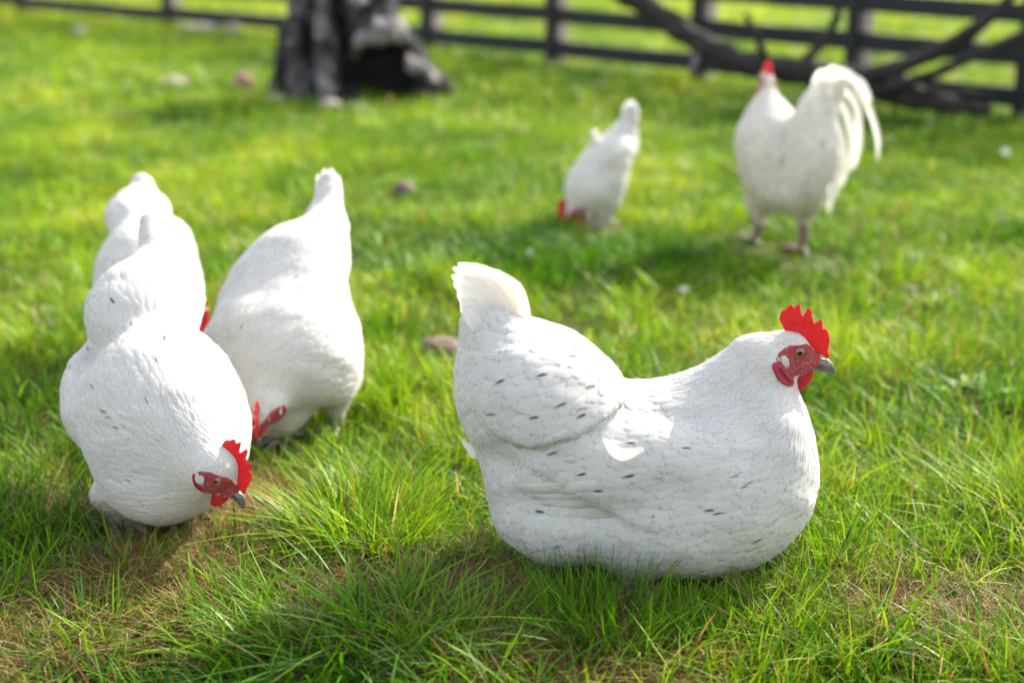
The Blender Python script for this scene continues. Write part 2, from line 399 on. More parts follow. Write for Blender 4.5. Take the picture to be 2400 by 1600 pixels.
def long_feather(acc, pts, widths, normal, seed=0, fleck=0, warm=0, rows=16, cols=7, fold=.12, f=None, height=None):
    """a quill feather along a smooth 3-D path"""
    pts = np.asarray(pts, float); m = len(pts); t = np.linspace(0, m-1, rows); P = np.zeros((rows, 3))
    for i, s in enumerate(t):
        k = min(int(s), m-2); x = s-k; p0 = pts[max(k-1, 0)]; p1 = pts[k]; p2 = pts[k+1]; p3 = pts[min(k+2, m-1)]
        P[i] = .5*((2*p1)+(-p0+p2)*x+(2*p0-5*p1+4*p2-p3)*x*x+(-p0+3*p1-3*p2+p3)*x**3)
    tan = nrm(np.gradient(P, axis=0)); nr = np.asarray(normal, float)
    tv = np.linspace(0, 1, rows); W = np.interp(tv, np.linspace(0, 1, len(widths)), widths)
    us = np.linspace(-1, 1, cols); r = np.random.default_rng(seed); out = np.zeros((rows, cols, 3))
    for i in range(rows):
        n0 = nrm(nr-tan[i]*(nr@tan[i])); s = np.cross(n0, tan[i])
        for j, u in enumerate(us):
            q = P[i]+s*W[i]*.5*u-n0*abs(u)*W[i]*fold-tan[i]*abs(u)**1.6*W[i]*.35*tv[i]+s*r.normal(0, .0004)*(abs(u) > .9)
            if f is not None:
                g = grad(f, q[None])[0]; q = q-g*(f(q[None])[0]-(height[0]+(height[1]-height[0])*tv[i]-.003*u*u))
            out[i, j] = q
    uv = np.zeros((rows, cols, 2)); uv[..., 0] = us*.5+.5; uv[..., 1] = tv[:, None]
    acc.add(out, grid_faces(1, rows, cols), uv, fleck, r.random(), warm)
def down(acc, V, Nn, flow, n, ln, seed=3, warm=.1):
    """loose downy barbs that soften the outline"""
    r = np.random.default_rng(seed); k = r.choice(len(V), n); P = V[k]; nn = Nn[k]; fl = flow[k]
    d = nrm(nn*r.uniform(.25, 1.0, n)[:, None]+fl*r.uniform(.5, 1.2, n)[:, None]+r.normal(0, .35, (n, 3)))
    Lh = (ln*r.uniform(.5, 1.3, n))[:, None]; s = nrm(np.cross(d, r.normal(0, 1, (n, 3))))*.00022
    mid = P+d*Lh*.5; tip = P+d*Lh+fl*Lh*.25+np.array([0, 0, -.15])*Lh
    out = np.stack([P-s, P+s, mid-s*.8, mid+s*.8, tip-s*.2, tip+s*.2], 1).reshape(n, 3, 2, 3)
    acc.add(out, grid_faces(n, 3, 2), np.tile([.5, .2], (n*6, 1)), 0, np.repeat(r.random(n), 6), warm)

# ------------------------------------------------------------------ head kit (units of the kit: millimetre-like, eye at the origin, x beakwards, z up, y sideways)
def K(pts): return [((x-715)/10.0, -(y-810)/10.0) for x, y in pts]
COMB = K([(560, 560), (515, 470), (485, 425), (466, 370), (476, 305), (508, 262), (548, 245), (570, 210), (606, 190), (630, 204), (645, 238), (668, 218), (686, 190), (706, 184), (722, 205), (730, 255), (748, 318), (766, 340), (786, 308), (812, 256), (842, 236), (864, 262), (874, 320), (892, 392), (912, 446), (945, 418), (985, 380), (1004, 398), (1012, 450), (1020, 505), (1052, 504), (1080, 525), (1100, 580), (1115, 650), (1114, 730), (1106, 780), (1126, 840), (1112, 892), (1080, 890), (1030, 850), (960, 820), (890, 740), (820, 655), (740, 610), (640, 595)])
RCOMB = [(x*1.15-4, z*1.25+2 if z > 22 else z) for x, z in COMB]
WATTLE = K([(700, 1030), (800, 1000), (885, 1000), (920, 1060), (927, 1130), (908, 1200), (862, 1278), (800, 1335), (748, 1354), (715, 1322), (692, 1255), (670, 1170), (650, 1090)])
LOBE = K([(365, 895), (350, 935), (382, 1015), (425, 1100), (500, 1165), (580, 1205), (640, 1218), (668, 1188), (655, 1135), (600, 1070), (555, 1000), (520, 940), (470, 900), (410, 885)])
LOBE_IN = K([(420, 950), (470, 960), (520, 1040), (570, 1110), (620, 1165), (560, 1150), (490, 1100), (440, 1030)])
FACE = K([(440, 790), (520, 745), (600, 712), (680, 694), (760, 698), (830, 725), (885, 775), (930, 830), (975, 850), (1040, 880), (1080, 930), (1040, 1000), (1010, 1050), (940, 1075), (870, 1100), (760, 1130), (650, 1135), (590, 1100), (550, 1030), (500, 960), (430, 900), (400, 850)])
FACE = [(x, z+4) for x, z in FACE]; LOBE = [(x, z+4) for x, z in LOBE]; LOBE_IN = [(x, z+4) for x, z in LOBE_IN]; WATTLE = [(x, z+1.5) for x, z in WATTLE]
UBEAK = K([(880, 950), (960, 905), (1030, 895), (1075, 905), (1110, 908), (1162, 950), (1200, 1018), (1218, 1085), (1208, 1128), (1185, 1118), (1140, 1075), (1075, 1035), (1000, 1008), (940, 1000), (890, 995)])
LBEAK = K([(880, 1000), (950, 1004), (1010, 1014), (1075, 1040), (1130, 1075), (1180, 1118), (1130, 1112), (1060, 1078), (980, 1066), (930, 1068), (890, 1040)])
KB = np.array([math.cos(R(-30)), 0, math.sin(R(-30))]); KC = np.array([.5, 0, math.cos(R(30))])
def head_rot(bd, cd):
    bd = nrm(bd); cd = np.asarray(cd, float); cd = nrm(cd-bd*(cd@bd)); y = np.cross(cd, bd)
    A = np.stack([KB, KC, np.cross(KC, KB)], 1); Bm = np.stack([bd, cd, y], 1); return Bm@A.T
class Head:
    def __init__(s, origin, rot, unit): s.o = np.asarray(origin); s.R = rot; s.u = unit
    def W(s, p): return s.o+(np.asarray(p, float)*s.u)@s.R.T
    def Lc(s, P): return ((P-s.o)@s.R)/s.u
    def prims(s, k=.008):
        back = s.R@np.array([-1, 0, -.35]); R3 = s.R.T
        def rotax(deg): a = R(deg); return np.array([[math.cos(a), 0, math.sin(a)], [0, 1, 0], [-math.sin(a), 0, math.cos(a)]])@R3
        return [Ell(s.W((-8, 0, 0)), rotax(-10), np.array([25, 16.5, 25])*s.u, k, back),
                Ell(s.W((14, 0, -8)), rotax(-35), np.array([17, 10.5, 12.5])*s.u, k, back),
                Ell(s.W((3, 0, -18)), rotax(-15), np.array([19, 12, 12])*s.u, k, back)]
    def in_face(s, P, grow=0.0):
        q = s.Lc(P); return (np.minimum(poly_sd(q[:, [0, 2]], FACE), poly_sd(q[:, [0, 2]], LOBE)) < grow) & (np.abs(q[:, 0]) < 60) & (np.abs(q[:, 1]) < 30)
def slab(poly, T, rise, unit, grid=.55, wave=None):
    """an outline with real, rounded thickness, in kit units -> local vertices"""
    poly = np.asarray(poly); lo = poly.min(0)-2; hi = poly.max(0)+2
    def f(P):
        d2 = poly_sd(P[:, [0, 2]], poly); y = P[:, 1]-(wave(P[:, 0], P[:, 2]) if wave else 0)
        th = (T(P[:, 0], P[:, 2]) if callable(T) else T)
        pr = np.sqrt(np.clip(1-(1-np.clip(-d2/rise, 0, 1))**2, 0, 1))
        return np.maximum(d2*.9, np.abs(y)-th*pr-.02)
    tm = 16 if callable(T) else T+3
    if wave: tm += 6
    return surface_net(f, (lo[0], -tm, lo[1]), (hi[0], tm, hi[1]), grid)
_kit = {}
def kit(name):
    if name in _kit: return _kit[name]
    if name == 'comb': r = slab(COMB, lambda x, z: 1.5+.10*np.clip(16-z*.6-x*.1, 0, 30), 3.2, 1, .6, lambda x, z: .9*np.sin(x*.12)+.5*np.sin(z*.25))
    if name == 'rcomb': r = slab(RCOMB, lambda x, z: 2.2+.12*np.clip(20-z*.6, 0, 30), 3.5, 1, .8, lambda x, z: .9*np.sin(x*.12))
    if name == 'wattle': r = slab(WATTLE, 2.6, 5, 1, .6, lambda x, z: 1.2*np.sin(z*.11+.4)+.04*(x-10)**2*.2)
    if name == 'lobe': r = slab(LOBE, lambda x, z: 3.2-2.3*(poly_sd(np.stack([x, z], 1), LOBE_IN) < 0), 3.5, 1, .6)
    if name == 'ubeak': r = slab(UBEAK, lambda x, z: np.interp(x, [14, 28, 40, 49, 51], [9, 8, 5.6, 2.4, 1.6]), 9, 1, .5)
    if name == 'lbeak': r = slab(LBEAK, lambda x, z: np.interp(x, [14, 28, 40, 48], [8, 6.8, 4.4, 1.5]), 5, 1, .5)
    _kit[name] = r; return r
def add_head(hd, f, root, rooster=False, detail=True):
    def put(name, part, mat, off=(0, 0, 0), flip=False, label=None):
        V, Q = kit(part); V = V.copy()
        if flip: V[:, 1] *= -1; Q = Q[:, ::-1]
        o = mesh_obj(name, hd.W(V+np.array(off)), Q, mat=mat, parent=root)
        if label: o['label'] = label
        return o
    put('comb', 'rcomb' if rooster else 'comb', M['comb'])
    for s in (-1, 1): put('wattle', 'wattle', M['comb'], (0, s*5.0, 0), s > 0)
    bk = mesh_obj('beak', *[None]*0, V=hd.W(kit('ubeak')[0]), quads=kit('ubeak')[1], mat=M['beak'], parent=root)
    mesh_obj('lower_beak', V=hd.W(kit('lbeak')[0]), quads=kit('lbeak')[1], mat=M['beak'], parent=bk).location = (0, 0, 0)
    for s in (-1, 1):
        # face skin patch laid on the head
        xs = np.arange(-34, 36, .8); zs = np.arange(-34, 14, .8); X, Z = np.meshgrid(xs, zs, indexing='ij')
        P2 = np.stack([X.ravel(), Z.ravel()], 1); sd = poly_sd(P2, FACE)
        y = np.full(len(P2), s*34.0)
        hit = np.zeros(len(P2), bool)
        for _ in range(40):
            W = hd.W(np.stack([P2[:, 0], y, P2[:, 1]], 1)); d = f(W)/hd.u
            y = y-s*np.clip(d, -2, 6)*.7; y = np.where(s*y < 0, 0, y)
        W = hd.W(np.stack([P2[:, 0], y, P2[:, 1]], 1)); ok = (sd < .4) & (np.abs(f(W)) < .0012)
        g = grad(f, W); rim = np.clip(-sd/3, 0, 1)
        W = W+g*((-.0004+.0019*rim)[:, None])
        I2 = np.arange(len(P2)).reshape(X.shape); q = np.stack([I2[:-1, :-1], I2[1:, :-1], I2[1:, 1:], I2[:-1, 1:]], -1).reshape(-1, 4)
        q = q[ok[q].all(1)]
        if s < 0: pass
        else: q = q[:, ::-1]
        used = np.unique(q); remap = np.zeros(len(W), int); remap[used] = np.arange(len(used))
        if len(used):
            mesh_obj('face', W[used], remap[q], mat=M['face'], parent=root)
            low = used[(P2[used, 1] < 0) | (rim[used] < .35)]
            if len(low) > 10 and detail:
                ab = Acc(); down(ab, W[low], g[low]*.3, np.tile(hd.R@np.array([-1., 0, -.5]), (len(low), 1)), 230, .0026, 9, 0); ab.build('face_bristles', M['white'], root)
        def ysurf(x, z):
            yy = s*34.0
            for _ in range(50): yy -= s*min(max(float(f(hd.W([[x, yy, z]]))[0])/hd.u, -2), 5)*.7
            return yy
        ye = ysurf(0, 4)
        th = np.linspace(0, math.pi/2*1.15, 18); ph = np.linspace(0, 2*math.pi, 33)[:-1]; TH, PH = np.meshgrid(th, ph, indexing='ij')
        r0 = 7.6
        E = np.stack([r0*np.sin(TH)*np.cos(PH), s*(r0*.62*np.cos(TH)), r0*np.sin(TH)*np.sin(PH)], -1).reshape(-1, 3)+np.array([0, ye-s*1.4, 4.0])
        I3 = np.arange(18*32).reshape(18, 32); q3 = np.stack([I3[:-1], I3[1:], np.roll(I3, -1, 1)[1:], np.roll(I3, -1, 1)[:-1]], -1).reshape(-1, 4)
        if s < 0: q3 = q3[:, ::-1]
        mesh_obj('eye', hd.W(E), q3, mat=M['eye'], parent=root, attrs={'ring': np.sin(TH).ravel()*1.0})
        # eyelid ring
        a = np.linspace(0, 2*math.pi, 41)[:-1]; b = np.linspace(0, 2*math.pi, 9)[:-1]; A2, B2 = np.meshgrid(a, b, indexing='ij')
        rr = 7.6+1.0*np.cos(B2); T = np.stack([rr*np.cos(A2)*1.12, s*(1.0*np.sin(B2)), rr*np.sin(A2)*.94], -1).reshape(-1, 3)+np.array([0, ye+s*.35, 4.0])
        I4 = np.arange(40*8).reshape(40, 8); q4 = np.stack([I4, np.roll(I4, -1, 0), np.roll(np.roll(I4, -1, 0), -1, 1), np.roll(I4, -1, 1)], -1).reshape(-1, 4)
        mesh_obj('eyelid', hd.W(T), q4, mat=M['face'], parent=root)
        Vl, Ql = kit('lobe'); Vl = Vl.copy(); yy = np.full(len(Vl), s*40.0)
        for _ in range(60): yy = yy-s*np.clip(f(hd.W(np.stack([Vl[:, 0], yy, Vl[:, 2]], 1)))/hd.u, -2, 5)*.7
        yy = np.where(np.abs(f(hd.W(np.stack([Vl[:, 0], yy, Vl[:, 2]], 1)))) < .003, yy, s*14.0)
        Vl[:, 1] = yy+s*(.6+s*Vl[:, 1] if s > 0 else .6-Vl[:, 1])
        mesh_obj('earlobe', hd.W(Vl), Ql[:, ::-1] if s < 0 else Ql, mat=M['fold'], parent=root)
        # white ear tuft
        ac = Acc(); r = np.random.default_rng(5); yt = ysurf(-22, -3)+s*1.0
        for i in range(90):
            x0 = -30+r.uniform(0, 11); z0 = 3-r.uniform(0, 9)+(-30-x0)*-.1; Ln = r.uniform(5, 9)
            p0 = hd.W((x0, yt+s*.6, z0)); p2 = hd.W((x0+Ln*.75, yt+s*r.uniform(.8, 2.2), z0-Ln*.9)); p1 = (p0+p2)/2+hd.R@np.array([0, s*1.4*hd.u, 0])
            long_feather(ac, [p0, p1, p2], [1.6*hd.u, 2.6*hd.u, .6*hd.u], hd.R@np.array([0., s, 0]), i, rows=4, cols=2)
        ac.build('ear_tuft', M['white'], root)

def leg_obj(root, pts, r0, r1, toe_dir, mat, name='leg', spread=.055):
    """feathered hock to foot: shank with three front toes, one hind toe"""
    pts = [np.asarray(p, float) for p in pts]; pr = []
    for i in range(len(pts)-1):
        a = r0+(r1-r0)*i/(len(pts)-1); b = r0+(r1-r0)*(i+1)/(len(pts)-1); pr.append(Cone(pts[i], pts[i+1], a, b, .004, (0, 0, -1)))
    foot = pts[-1]; CLEAR.append(foot); td = nrm(np.array([*toe_dir, 0.])); sd = np.array([-td[1], td[0], 0])
    for ang, ln in ((-32, .9), (0, 1.1), (32, .9), (180, .5)):
        a = R(ang); d = td*math.cos(a)+sd*math.sin(a); k1 = foot+d*spread*ln*.5+np.array([0, 0, .003]); k2 = foot+d*spread*ln+np.array([0, 0, -.004])
        pr.append(Cone(foot, k1, .0058, .005, .003, (0, 0, -1))); pr.append(Cone(k1, k2, .005, .0035, .003, (0, 0, -1)))
        pr.append(Cone(k2, k2+d*.012+np.array([0, 0, -.004]), .0028, .0008, .001, (0, 0, -1)))
    f = field(pr); allp = np.array([p.a for p in pr]+[p.b for p in pr])
    V, Q = surface_net(f, allp.min(0)-.014, allp.max(0)+.014, .0016)
    return mesh_obj(name, V, Q, mat=mat, parent=root)

BIRDS = []; CLEAR = []
class Bird:
    def __init__(s, name, view, Y, base_px, label, cat='hen', group='white chickens foraging on the grass'):
        s.ox, s.oy, s.sc = view; s.Y = Y; s.pr = []; s.creases = []
        s.base = G(*s.px(*base_px)); s.base[1] = Y; s.base[2] = float(gz(s.base[0], Y))
        s.root = empty(name, s.base, label, cat, group); BIRDS.append(s)
    def px(s, x, y): return s.ox+x/s.sc, s.oy+y/s.sc
    def P(s, x, y, dy=0): return B(*s.px(x, y), s.Y+dy)
    def m(s, r, x=None, y=None, dy=0):
        p = s.P(x, y, dy); return r/s.sc/ppm(p)
    def E(s, x, y, ra, rb, rc, ang=0, dy=0, tilt=0, k=.03, flow=(0, 0, -1), sub=False):
        a = R(ang); ta = R(tilt); A = np.array([math.cos(a), 0, math.sin(a)]); Bb = np.array([-math.sin(a), 0, math.cos(a)]); Y = np.array([0, 1., 0])
        A2 = A*math.cos(ta)+Y*math.sin(ta); Y2 = Y*math.cos(ta)-A*math.sin(ta)
        s.pr.append(Ell(s.P(x, y, dy), [A2, Bb, Y2], [s.m(ra, x, y, dy), s.m(rb, x, y, dy), rc], k, nrm(flow), sub))
    def C(s, p, r, q, r2, k=.03, flow=(0, 0, -1), flat=1.0, sub=False):
        s.pr.append(Cone(s.P(*p), s.P(*q), s.m(r, *p), s.m(r2, *q), k, nrm(flow), sub, flat))
    def head(s, x, y, dy, rot, size=1.0, k=.008):
        o = s.P(x, y, dy); s.hd = Head(o, rot, size*10/5.6/1840.0); s.pr += s.hd.prims(k)
    def shingle(s, f, W, amp, fade):
        Y0 = s.Y
        def g(P):
            d = P[:, 2]-np.interp(P[:, 0], W[:, 0], W[:, 2])
            sl = np.gradient(W[:, 2], W[:, 0]); d = d/np.sqrt(1+np.interp(P[:, 0], W[:, 0], sl)**2)
            st = np.clip(d/.004+.5, 0, 1)*np.exp(-np.clip(d, 0, 1)/fade)
            m = np.clip((P[:, 0]-W[0, 0])/.03, 0, 1)*np.clip((W[-1, 0]-P[:, 0])/.04, 0, 1)*np.clip((np.abs(P[:, 1]-Y0)-.03)/.03, 0, 1)
            return f(P)-amp*st*m
        return g
    def hit(s, x, y, f):
        d = nrm(ray(*s.px(x, y))); t = s.Y-.5; o = np.array([0, 0, CAM_H])
        for _ in range(80): t += max(min(float(f((o+d*t)[None])[0]), .05), -.005)*.9
        return o+d*t
    def finish(s, h=.005, mat='white', size=1.0, fleckp=.035, quality=1.0, warmf=None, lift=1.0, downn=0, rooster=False, seed=1, marks=()):
        f_ = field(s.pr)
        f = lambda P: f_(P)+.0009*np.sin(P@np.array([60., 35, 52])+1.5*np.sin(P@np.array([-33., 44, 61])))*np.clip((np.linalg.norm(P-s.hd.o, axis=1)-.06)/.06, 0, 1)
        for line, amp, fade, dy in s.creases:
            W = np.array([s.P(x, y, dy) for x, y in line]); W = W[np.argsort(W[:, 0])]; f = s.shingle(f, W, amp, fade)
        s.f = f
        pts = []; rs = []
        for p in s.pr:
            if isinstance(p, Ell): pts.append(p.c); rs.append(p.r.max())
            else: pts += [p.a, p.b]; rs += [p.ra, p.rb]
        pts = np.array(pts); rs = np.array(rs)[:, None]; s.lo = (pts-rs).min(0)-.03; s.hi = (pts+rs).max(0)+.03
        V, Q = surface_net(lambda P: f(P)+.0011*np.clip((np.linalg.norm(P-s.hd.o, axis=1)-.03)/.05, .25, 1), s.lo, s.hi, h); s.V = V
        fl = np.array([p.flow for p in s.pr])
        def flow(P):
            D = np.stack([p.d(P) if not p.sub else np.full(len(P), 1.) for p in s.pr], 1); w = np.exp(-np.clip(D, -.02, 1)/.012)
            return nrm(w@fl+1e-6)
        def sizef(P):
            dh = np.linalg.norm(P-s.hd.o, axis=1)
            u = s.hd.u/.00097
            Ln = np.interp(dh, [.02*u, .05*u, .10*u, .17*u, .25*u], [.008, .016, .030, .036, .042])*size
            Wd = np.interp(dh, [.02*u, .05*u, .10*u, .17*u, .25*u], [.0040, .0048, .0085, .020, .027])*size
            return Ln, Wd, (np.zeros(len(P)) if warmf is None else warmf(P))
        ac = Acc(); ac.add(V, Q, np.tile([.5, .2], (len(V), 1)), 0, .6, 0 if warmf is None else warmf(V))
        coat(ac, V, Q, f, flow, sizef, lambda P, Ln: s.hd.in_face(P, .3) | s.hd.in_face(P+flow(P)*Ln[:, None]*.75, -1.6), fleckp, quality=quality, lift=lift, seed=seed, marks=[s.hit(x, y, f) for x, y in marks])
        if downn:
            Nn = grad(f, V); down(ac, V, Nn, flow(V), downn//3, .009, seed)
        s.flow = flow
        s.body = ac.build('body', M[mat], s.root)
        add_head(s.hd, f, s.root, False)
        return f

def muddy(b):
    z0 = float(b.base[2]); return lambda P: np.clip((.13-(P[:, 2]-z0))*7, .05, .8)
LEFT, RIGHT, UP, DOWN = np.array([-1., 0, 0]), np.array([1., 0, 0]), np.array([0, 0, 1.]), np.array([0, 0, -1.])
AWAY, NEAR = np.array([0, 1., 0]), np.array([0, -1., 0])

# ------------------------------------------------------------------ 1. the big hen in profile
b = Bird('hen', (1020, 580, 1.912), 1.72, (850, 1540), 'large white hen in sharp focus, standing in profile and facing right with head raised')
b.E(1245, 1030, 468, 436, .122, 8, 0, 0, .03, LEFT+DOWN*.35)                 # breast and trunk
b.E(1000, 1130, 430, 330, .120, 0, 0, 0, .03, LEFT+DOWN*.25)
b.E(560, 1130, 325, 268, .110, -8, 0, 0, .03, LEFT+DOWN*.5)                  # abdomen fluff
b.E(900, 860, 330, 260, .095, 0, 0, 0, .03, LEFT)                            # back
b.E(250, 470, 135, 180, .050, 12, 0, 0, .03, LEFT*.6+UP*.2)
b.E(1490, 800, 175, 225, .085, 0, 0, 0, .03, LEFT*.5+DOWN)
b.E(370, 960, 165, 150, .075, 0, 0, 0, .03, LEFT+DOWN*.4)
b.E(500, 655, 430, 300, .106, -33, 0, 0, .012, LEFT*.9+DOWN*.6)              # saddle cushion
b.E(300, 690, 195, 290, .070, 8, 0, 0, .03, LEFT*.6+DOWN)                    # rear fluff below the tail
b.E(280, 400, 240, 118, .030, 118, 0, 0, .03, LEFT*.7+UP)                    # tail root
for s in (-1, 1):
    b.E(820, 985, 450, 150, .030, 6, s*.086, 0, .030, LEFT+DOWN*.1)          # folded wings
    b.C((880, 1350, s*.05), 120, (880, 1475, s*.05), 45, .03, DOWN)          # thighs
b.C((1240, 800, 0), 298, (1450, 542, 0), 165, .030, LEFT*.75+DOWN*.8, flat=.75)   # neck
b.C((1450, 542, 0), 163, (1560, 466, 0), 100, .012, LEFT*.9+DOWN*.45, flat=.55)
b.head((1867.7-1020)*1.912, (823.6-580)*1.912, 0, np.eye(3), 1.05)
b.creases = [([(170, 770), (250, 850), (330, 893), (410, 908), (480, 890), (540, 866), (640, 845), (760, 796), (900, 750), (1010, 690), (1080, 640)], .009, .055, -.11),
             ([(330, 985), (400, 1000), (480, 1018), (600, 1088), (720, 1168), (850, 1232), (1000, 1262), (1100, 1265)], .005, .05, -.11)]
def warm_main(P):
    q = P-b.base
    return np.clip(np.clip(.15+.5*np.clip((-q[:, 0]-.15)/.1, 0, 1), 0, 1)*.4+np.clip((.10-q[:, 2])*7, 0, .55), 0, .75)
b.finish(h=.0045, size=.92, fleckp=.010, quality=1.2, warmf=warm_main, downn=5000, marks=[(600, 437), (590, 480), (487, 562), (290, 617), (690, 640), (640, 720), (640, 768), (420, 790), (857, 875), (875, 880),
         (635, 1015), (610, 985), (720, 1080), (740, 1070), (990, 1030), (855, 1000), (480, 1188), (640, 1162), (940, 1220), (975, 1222), (1225, 1190), (1250, 1196), (1510, 770), (1215, 590), (1340, 765), (1627, 1015), (1560, 1075), (1555, 675), (1400, 1325),
         (1365, 1055), (1395, 1050), (1120, 905), (1525, 1225), (500, 1083)])
MAIN = b
# folded wing quills on each flank
for s in (-1, 1):
    ac = Acc(); r = np.random.default_rng(11)
    def onflank(x, y):
        p = b.P(x, y, s*.2)
        p = b.P(x, y, 0); p = np.array([p[0], b.Y+s*.2, p[2]])
        for _ in range(60): p[1] -= s*max(min(float(b.f(p[None])[0]), .02), -.004)*.8
        return p
    quills = [((1010, 880), (700, 905), (340, 935), 80), ((1030, 905), (720, 945), (390, 975), 76), ((1045, 930), (760, 990), (460, 1005), 72), ((1060, 955), (800, 1030), (560, 1045), 72)]
    for i, (p0, p1, p2, w) in enumerate(reversed(quills)):
        pts = [onflank(*p0), onflank(*p1), onflank(*p2)]; w_ = b.m(w, 700, 1000)
        hh = .0012+.0008*i
        long_feather(ac, pts, [w_*.7, w_, w_, w_*.85, w_*.12], (0, s, 0), i, fleck=0, warm=.25, rows=18, cols=7, fold=.02, f=b.f, height=(-.002, hh))
    ac.build('wing', M['white'], b.root)
    # loose back feather that stands off the flank
    if s < 0:
        ac = Acc(); p0 = onflank(905, 765); p1 = onflank(800, 765); p2 = onflank(726, 700)
        off = np.array([0, -1., 0])
        long_feather(ac, [p0+off*.001, p1+off*.010, p2+off*.020], [b.m(40, 800, 750), b.m(66, 800, 750), b.m(58, 800, 750), b.m(10, 800, 750)], (0.1, -1, .2), 3, rows=14, fold=.04)
        ac.build('loose_feather', M['white'], b.root)
ac = Acc(); r = np.random.default_rng(21)
tailf = [((392, 440), (352, 190), (112, 82), 96), ((375, 445), (300, 178), (98, 68), 100), ((355, 450), (258, 190), (76, 88), 104), ((330, 455), (222, 215), (70, 122), 104),
         ((305, 460), (200, 260), (80, 155), 100), ((285, 460), (188, 300), (96, 200), 96), ((265, 460), (182, 340), (112, 250), 90)]
for s in (-1, 1):
    for i, (p0, p1, p2, w) in enumerate(tailf):
        sp = s*(.006+.0036*i); w_ = b.m(w, 250, 300)
        long_feather(ac, [b.P(*p0, sp*1.0), b.P(*p1, sp*1.25), b.P(*p2, sp*1.1)], [w_*.6, w_*.9, w_*.95, w_*.8, w_*.18], (0.1, s, .1), i, fleck=0, warm=.5 if i < 2 else .12, rows=18, fold=.10)
ac.build('tail', M['white'], b.root)
ac = Acc()
for i in range(3):
    long_feather(ac, [b.P(290, 885+i*8, -.02+i*.012), b.P(205, 900+i*12, -.025+i*.012), b.P(150+i*8, 892+i*14, -.025+i*.012), b.P(112+i*16, 852+i*22, -.02+i*.012)], [b.m(30, 200, 800), b.m(52, 200, 800), b.m(44, 200, 800), b.m(6, 200, 800)], (0, -1, .3), i, rows=14, cols=5, fold=.08)
ac.build('rump_feather', M['white'], b.root)
for s, x in ((-1, 880), (1, 930)):
    foot = b.P(x, 1560, s*.05); foot[2] = float(gz(foot[0], foot[1]))+.006
    leg_obj(b.root, [b.P(x, 1450, s*.05), foot], .010, .0065, (1, 0), M['leg'])

# ------------------------------------------------------------------ 2. hen pecking at the left front
V2 = (120, 380, 1.6333)
FW = nrm(np.array([.35, -1, -.35]))     # towards its head
b = Bird('hen', V2, 1.86, (310, 1470), 'white hen pecking at front left with lowered head and a dark smudge on its breast')
bk = -FW
b.E(427, 975, 306, 365, .135, 0, 0, 0, .03, bk*.8+DOWN*.3)
b.E(455, 1180, 225, 175, .10, 8, -.03, 0, .04, bk*.6+LEFT*.4)
b.E(352, 575, 214, 205, .105, 0, .13, 0, .026, bk+DOWN*.5)
b.E(440, 500, 130, 140, .09, 0, .16, 0, .03, bk+DOWN*.2)
b.C((414, 420, .19), 86, (382, 236, .25), 45, .03, bk+UP, flat=.9)
b.E(158, 890, 96, 182, .10, 6, .07, 0, .03, bk+DOWN*.4)
b.C((540, 1050, -.05), 215, (628, 1165, -.13), 98, .05, bk*.5+LEFT*.7+UP*.5)
b.C((250, 1270, .0), 100, (300, 1425, .0), 34, .02, DOWN)
b.C((500, 1290, .03), 80, (535, 1380, .03), 26, .03, DOWN)
b.head(663, 1200, -.135, head_rot((.50, -.18, -.84), (.86, -.18, .40)), .90)
b.finish(h=.0045, fleckp=.010, size=.9, downn=3000, seed=2, warmf=muddy(b), marks=[(155, 853), (200, 955), (212, 975), (278, 1007), (530, 985), (555, 998), (575, 1010), (415, 1055), (435, 1060), (555, 1097), (300, 1210), (447, 1223), (420, 1300), (408, 1315), (432, 1285), (405, 735), (362, 900), (435, 665), (90, 780), (707, 1000), (225, 510), (310, 605), (437, 620), (232, 1030)])
ac = Acc()
for i, (x0, x1, w) in enumerate(((375, 350, 44), (395, 366, 48), (415, 385, 50), (432, 402, 44))):
    w_ = b.m(w, 400, 300, .22)
    long_feather(ac, [b.P(x0, 400, .19), b.P((x0+x1)/2, 290, .22), b.P(x1, 192+4*i, .25)], [w_*.7, w_, w_, w_*.5], (.3, -1, .2), i, warm=.15)
ac.build('tail', M['white'], b.root)
for x, y, dy in ((305, 1470, 0), (548, 1450, .06)):
    top = b.P(x, y-80, dy); foot = b.P(x, y, dy); foot[2] = float(gz(foot[0], foot[1]))+.012
    leg_obj(b.root, [top, foot], .009, .0065, (.3, -1), M['leg'])

# ------------------------------------------------------------------ 3. hen behind it with raised tail
b = Bird('hen', V2, 2.22, (1095, 1075), 'white hen with tail raised high and head down, standing right behind the front left hen')
FW = nrm(np.array([-.5, -.8, -.5])); bk = -FW
b.E(925, 690, 262, 262, .13, -20, 0, 0, .025, bk+DOWN*.35)
b.E(880, 500, 330, 205, .115, 52, .08, 0, .045, bk+DOWN*.4)
b.E(1045, 340, 90, 160, .08, -5, .14, 0, .03, bk+DOWN*.2)
b.C((1052, 230, .16), 72, (1064, 80, .20), 42, .03, UP+RIGHT*.1, flat=.8)
b.C((770, 730, -.05), 190, (805, 930, -.14), 82, .05, bk*.6+UP*.6)
b.E(868, 915, 138, 130, .085, 0, -.01, 0, .025, bk+DOWN*.1)
b.E(1080, 740, 110, 190, .10, 10, .03, 0, .02, bk+DOWN*.4)
b.C((1070, 850, .03), 98, (1095, 985, .03), 30, .014, DOWN)
b.head(800, 985, -.165, head_rot((-.10, -.12, -1), (-.10, -1, .0)), .84)
b.finish(h=.005, fleckp=.004, size=1.0, downn=1500, seed=3, warmf=muddy(b), marks=[(962, 487), (905, 1000), (968, 427), (875, 640), (740, 620), (1062, 195)])
ac = Acc()
